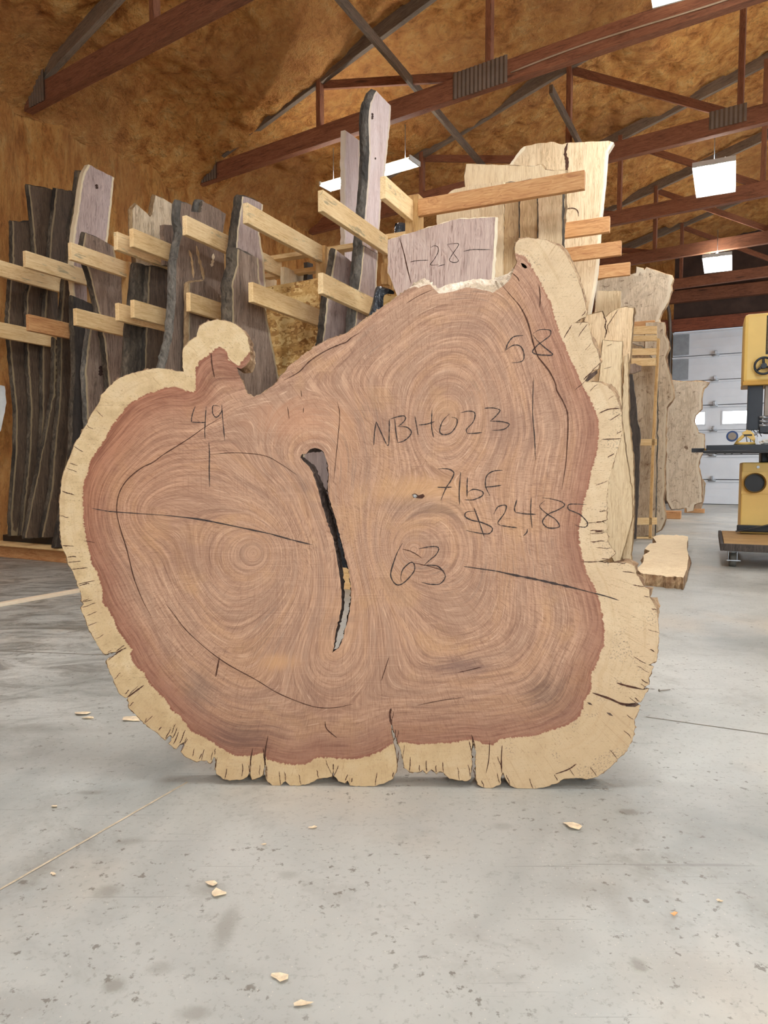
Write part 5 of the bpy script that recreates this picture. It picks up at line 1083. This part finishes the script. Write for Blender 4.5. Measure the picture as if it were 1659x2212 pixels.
# column, upper wheel housing
sb('column', (.27, .80, .18, .46, .70, 1.55), 'yellow_dark', .02)
HZ0, HZ1 = 1.47, 2.14
bm = bmesh.new(); bbox(bm, -.02, 1.2, -.02, .42, HZ0, HZ1, bev=.035); bm_obj('wheel_housing', bm, M['yellow'], saw)
sb('housing_lip', (-.02, .9, -.03, .40, HZ0 - .02, HZ0 + .02), 'yellow_dark', .006)
bm = bmesh.new(); bbox(bm, .17, .20, -.024, -.018, HZ0 + .27, HZ1 - .03, bev=.004); bm_obj('tension_slot', bm, M['black'], saw)
bm = bmesh.new(); cyl(bm, (.185, -.03, HZ0 + .29), (.185, -.03, HZ1 - .05), .008, seg=10)
for i in range(20): cyl(bm, (.185, -.03, HZ0 + .31 + i * .0155), (.185, -.03, HZ0 + .316 + i * .0155), .0115, seg=10)
bm_obj('tension_screw', bm, M['galv'], saw, kind='stuff')
hw = empty('handwheel', (.155, -.075, HZ0 + .155), 0); hw.parent = saw; hw.rotation_euler = (0, 0, 0)
bm = bmesh.new(); tube(bm, [(math.cos(a) * .078, 0, math.sin(a) * .078) for a in np.linspace(0, 2 * math.pi, 33)[:-1]], .011, 10, closed=True); bm_obj('rim', bm, M['blackmetal'], hw, smooth=True)
for a in (math.pi / 2 + .1, math.pi / 2 + 2.2, math.pi / 2 + 4.3):
    bm = bmesh.new(); cyl(bm, (0, .01, 0), (math.cos(a) * .074, 0, math.sin(a) * .074), .014, .010, seg=10); bm_obj('spoke', bm, M['blackmetal'], hw)
bm = bmesh.new(); cyl(bm, (0, -.015, 0), (0, .06, 0), .026, seg=18); bm_obj('hub', bm, M['blackmetal'], hw)
# blade guard and guides
bm = bmesh.new(); bbox(bm, .03, .165, .06, .10, 1.02, HZ0 + .0, bev=.006); bbox(bm, .03, .042, .02, .10, 1.02, HZ0, bev=.003)
bm_obj('blade_guard', bm, M['blackmetal'], saw); sb('guide_post', (.18, .235, .08, .14, .98, HZ0), 'galv', .006)
bm = bmesh.new()
for zz in (1.06, 1.10, 1.14): cyl(bm, (.14, .03, zz), (.22, .03, zz), .016, seg=14)
bm_obj('guide_bearings', bm, M['steel'], saw); sb('guide_block', (.14, .26, .02, .12, .985, 1.05), 'blackmetal', .008)
bm = bmesh.new(); cyl(bm, (.25, -.01, 1.07), (.31, -.03, 1.09), .010, seg=10); cyl(bm, (.13, 0, .99), (.09, -.02, .965), .010, seg=10); bm_obj('guide_knob', bm, M['steel'], saw)
sb('blade', (.125, .127, .05, .069, TZ + .05, 1.02), 'steel', 0)
# tape dispenser and other things on the table
def on_saw(x, y, z): return saw.matrix_basis @ Vector((x, y, z))
td_p = on_saw(-.10, -.16, TZ + .053); tape = empty('tape_gun', td_p, BZ, label='yellow hand tape dispenser with a blue roll standing on the bandsaw table', cat='tape dispenser')
M['blue'] = plain('tape_blue', (40, 70, 120), .35, var=.08)
bm = bmesh.new(); cyl(bm, (0, -.02, .085), (0, .03, .085), .052, seg=30); bm_obj('tape_roll', bm, M['blue'], tape)
bm = bmesh.new(); cyl(bm, (0, -.026, .085), (0, -.019, .085), .036, seg=24); bm_obj('roll_core', bm, M['galv'], tape)
bm = bmesh.new(); tube(bm, [(.02, 0, .012), (.06, 0, .05), (.11, 0, .10), (.15, 0, .125), (.17, 0, .10), (.185, 0, .05), (.20, 0, .012), (.12, 0, .012)], .016, 10, closed=True); bm_obj('handle_frame', bm, M['yellow'], tape, smooth=True)
bm = bmesh.new(); vs = [(.08, .115), (.13, .145), (.20, .06), (.17, .045)]; A = [bm.verts.new((x, -.022, z)) for x, z in vs]; B = [bm.verts.new((x, .022, z)) for x, z in vs]
bm.faces.new(A); bm.faces.new(B[::-1]); [bm.faces.new((A[i], B[i], B[(i + 1) % 4], A[(i + 1) % 4])) for i in range(4)]; bmesh.ops.recalc_face_normals(bm, faces=bm.faces); bm_obj('trigger_grip', bm, M['yellow'], tape)
bm = bmesh.new(); bbox(bm, .10, .17, -.026, -.022, .085, .10, bev=.001); bm_obj('grip_inlay', bm, M['black'], tape)
def crumple(name, loc, sx, sy, sz, mat, label, cat, seed=0):
    bm = bmesh.new(); bmesh.ops.create_icosphere(bm, subdivisions=3, radius=1)
    for v in bm.verts:
        n = mnoise.noise(v.co * 2.1 + Vector((seed, 0, 0))) * .45 + mnoise.noise(v.co * 5 + Vector((0, seed, 0))) * .15; v.co *= 1 + n; v.co.x *= sx; v.co.y *= sy; v.co.z = max(v.co.z * sz, -sz * .5) + sz * .5
    bm_obj(name, bm, M[mat], None, loc, 0, label=label, cat=cat)
crumple('plastic_bag', on_saw(.21, -.14, TZ + .053), .075, .07, .035, 'white', 'crumpled translucent white bag beside the tape dispenser', 'bag', 3)
crumple('work_gloves', on_saw(.44, -.20, TZ + .056), .14, .06, .012, 'pine_end', 'flat tan work glove on the bandsaw table right of the bag', 'glove', 8)
M['wire'] = plain('dark_wire', (46, 50, 58), .4)
for i_, (dx, lab) in enumerate(((-.0, 'left one of two bent wire hooks standing behind the tape dispenser'), (.035, 'right one of two bent wire hooks standing behind the tape dispenser'))):
    p = on_saw(.05 + dx, .12 + dx, TZ + .053); bm = bmesh.new()
    tube(bm, [(0, 0, .0), (-.02, 0, .10), (-.035, 0, .125), (.01, 0, .165), (.03, 0, .170), (.075, 0, .11), (.085, 0, .09)], .004, 6)
    bm_obj('wire_hook', bm, M['wire'], None, p, BZ, label=lab, cat='hook', group='wire hooks on the bandsaw table')

# ------------------------------------------------ small floor debris
def chip(px, py, L, label, mat='chip', seed=0, flat=.3):
    p = on_z(px, py, 0); r = random.Random(seed); bm = bmesh.new(); n = 7
    ring_ = [bm.verts.new((math.cos(2 * math.pi * i / n) * L * r.uniform(.25, .65), math.sin(2 * math.pi * i / n) * L * r.uniform(.10, .40), .003 + L * flat * r.uniform(.0, .35))) for i in range(n)]
    c = bm.verts.new((0, 0, L * .10)); b0 = bm.verts.new((0, 0, .001))
    for i in range(n): bm.faces.new((ring_[i], ring_[(i + 1) % n], c)); bm.faces.new((ring_[(i + 1) % n], ring_[i], b0))
    bm_obj('wood_chip', bm, M[mat], None, (p[0], p[1], 0), r.uniform(-.5, .5), label=label, cat='wood chip', group='wood chips on the floor')
for i_, (x, y, L, lab) in enumerate([(176, 1543, .055, 'pale bark flake, upper of the pair left of the slab base'), (192, 1553, .05, 'pale bark flake, lower of the pair left of the slab base'), (282, 1555, .07, 'pale bark flake almost touching the lower left slab rim'), (458, 1912, .030, 'upper pale chip beside the grey stain in the left foreground'),
    (472, 1933, .045, 'lower flat chip beside the grey stain in the left foreground'), (602, 2116, .035, 'tan chip near the bottom centre left of the frame'), (655, 2173, .03, 'long tan splinter lowest in the foreground'), (118, 1744, .024, 'small white chip in the left foreground beside the pale joint'), (115, 1890, .02, 'small white chip at far left below the pale joint'),
    (570, 1826, .014, 'tiny white chip in front of the left half of the slab'), (676, 1790, .022, 'orange brown chip in front of the slab left of its crack'), (1238, 1787, .05, 'pale splintered chip in front of the right end of the slab'), (1555, 1949, .016, 'tiny white chip in the right foreground')]): chip(x, y, L, lab, seed=i_)
chip(1456, 1980, .018, 'small reddish brown pebble like chip in the right foreground', 'fir', 33, .8)
p = on_z(1425, 1494, 0); bm = bmesh.new(); cyl(bm, (0, 0, .004), (.045, .006, .004), .002, seg=8); cyl(bm, (-.003, 0, .004), (0, 0, .004), .0055, seg=10)
bm_obj('nail', bm, M['galv'], None, (p[0], p[1], 0), .1, label='single loose nail on the floor right of the slab', cat='nail')
# thin batten on the floor at left
a = on_z(-10, 1313, 0); b = on_z(190, 1277, 0); d = b - a; L = float(np.hypot(d[0], d[1])); bm = bmesh.new(); bbox(bm, 0, L, 0, .06, 0, .02, bev=.002)
bm_obj('floor_batten', bm, M['batten'], None, (a[0], a[1], 0), math.atan2(d[1], d[0]), label='thin pale batten lying on the floor at far left', cat='batten')
slab('white_panel', planeQ(-6.3), P_('-60,825 10,834 14,870 8,900 2,930 -60,1000'), .02, M['white'], None, label='bluish white sheet edge at the far left behind the walnut slabs', cat='sheet')
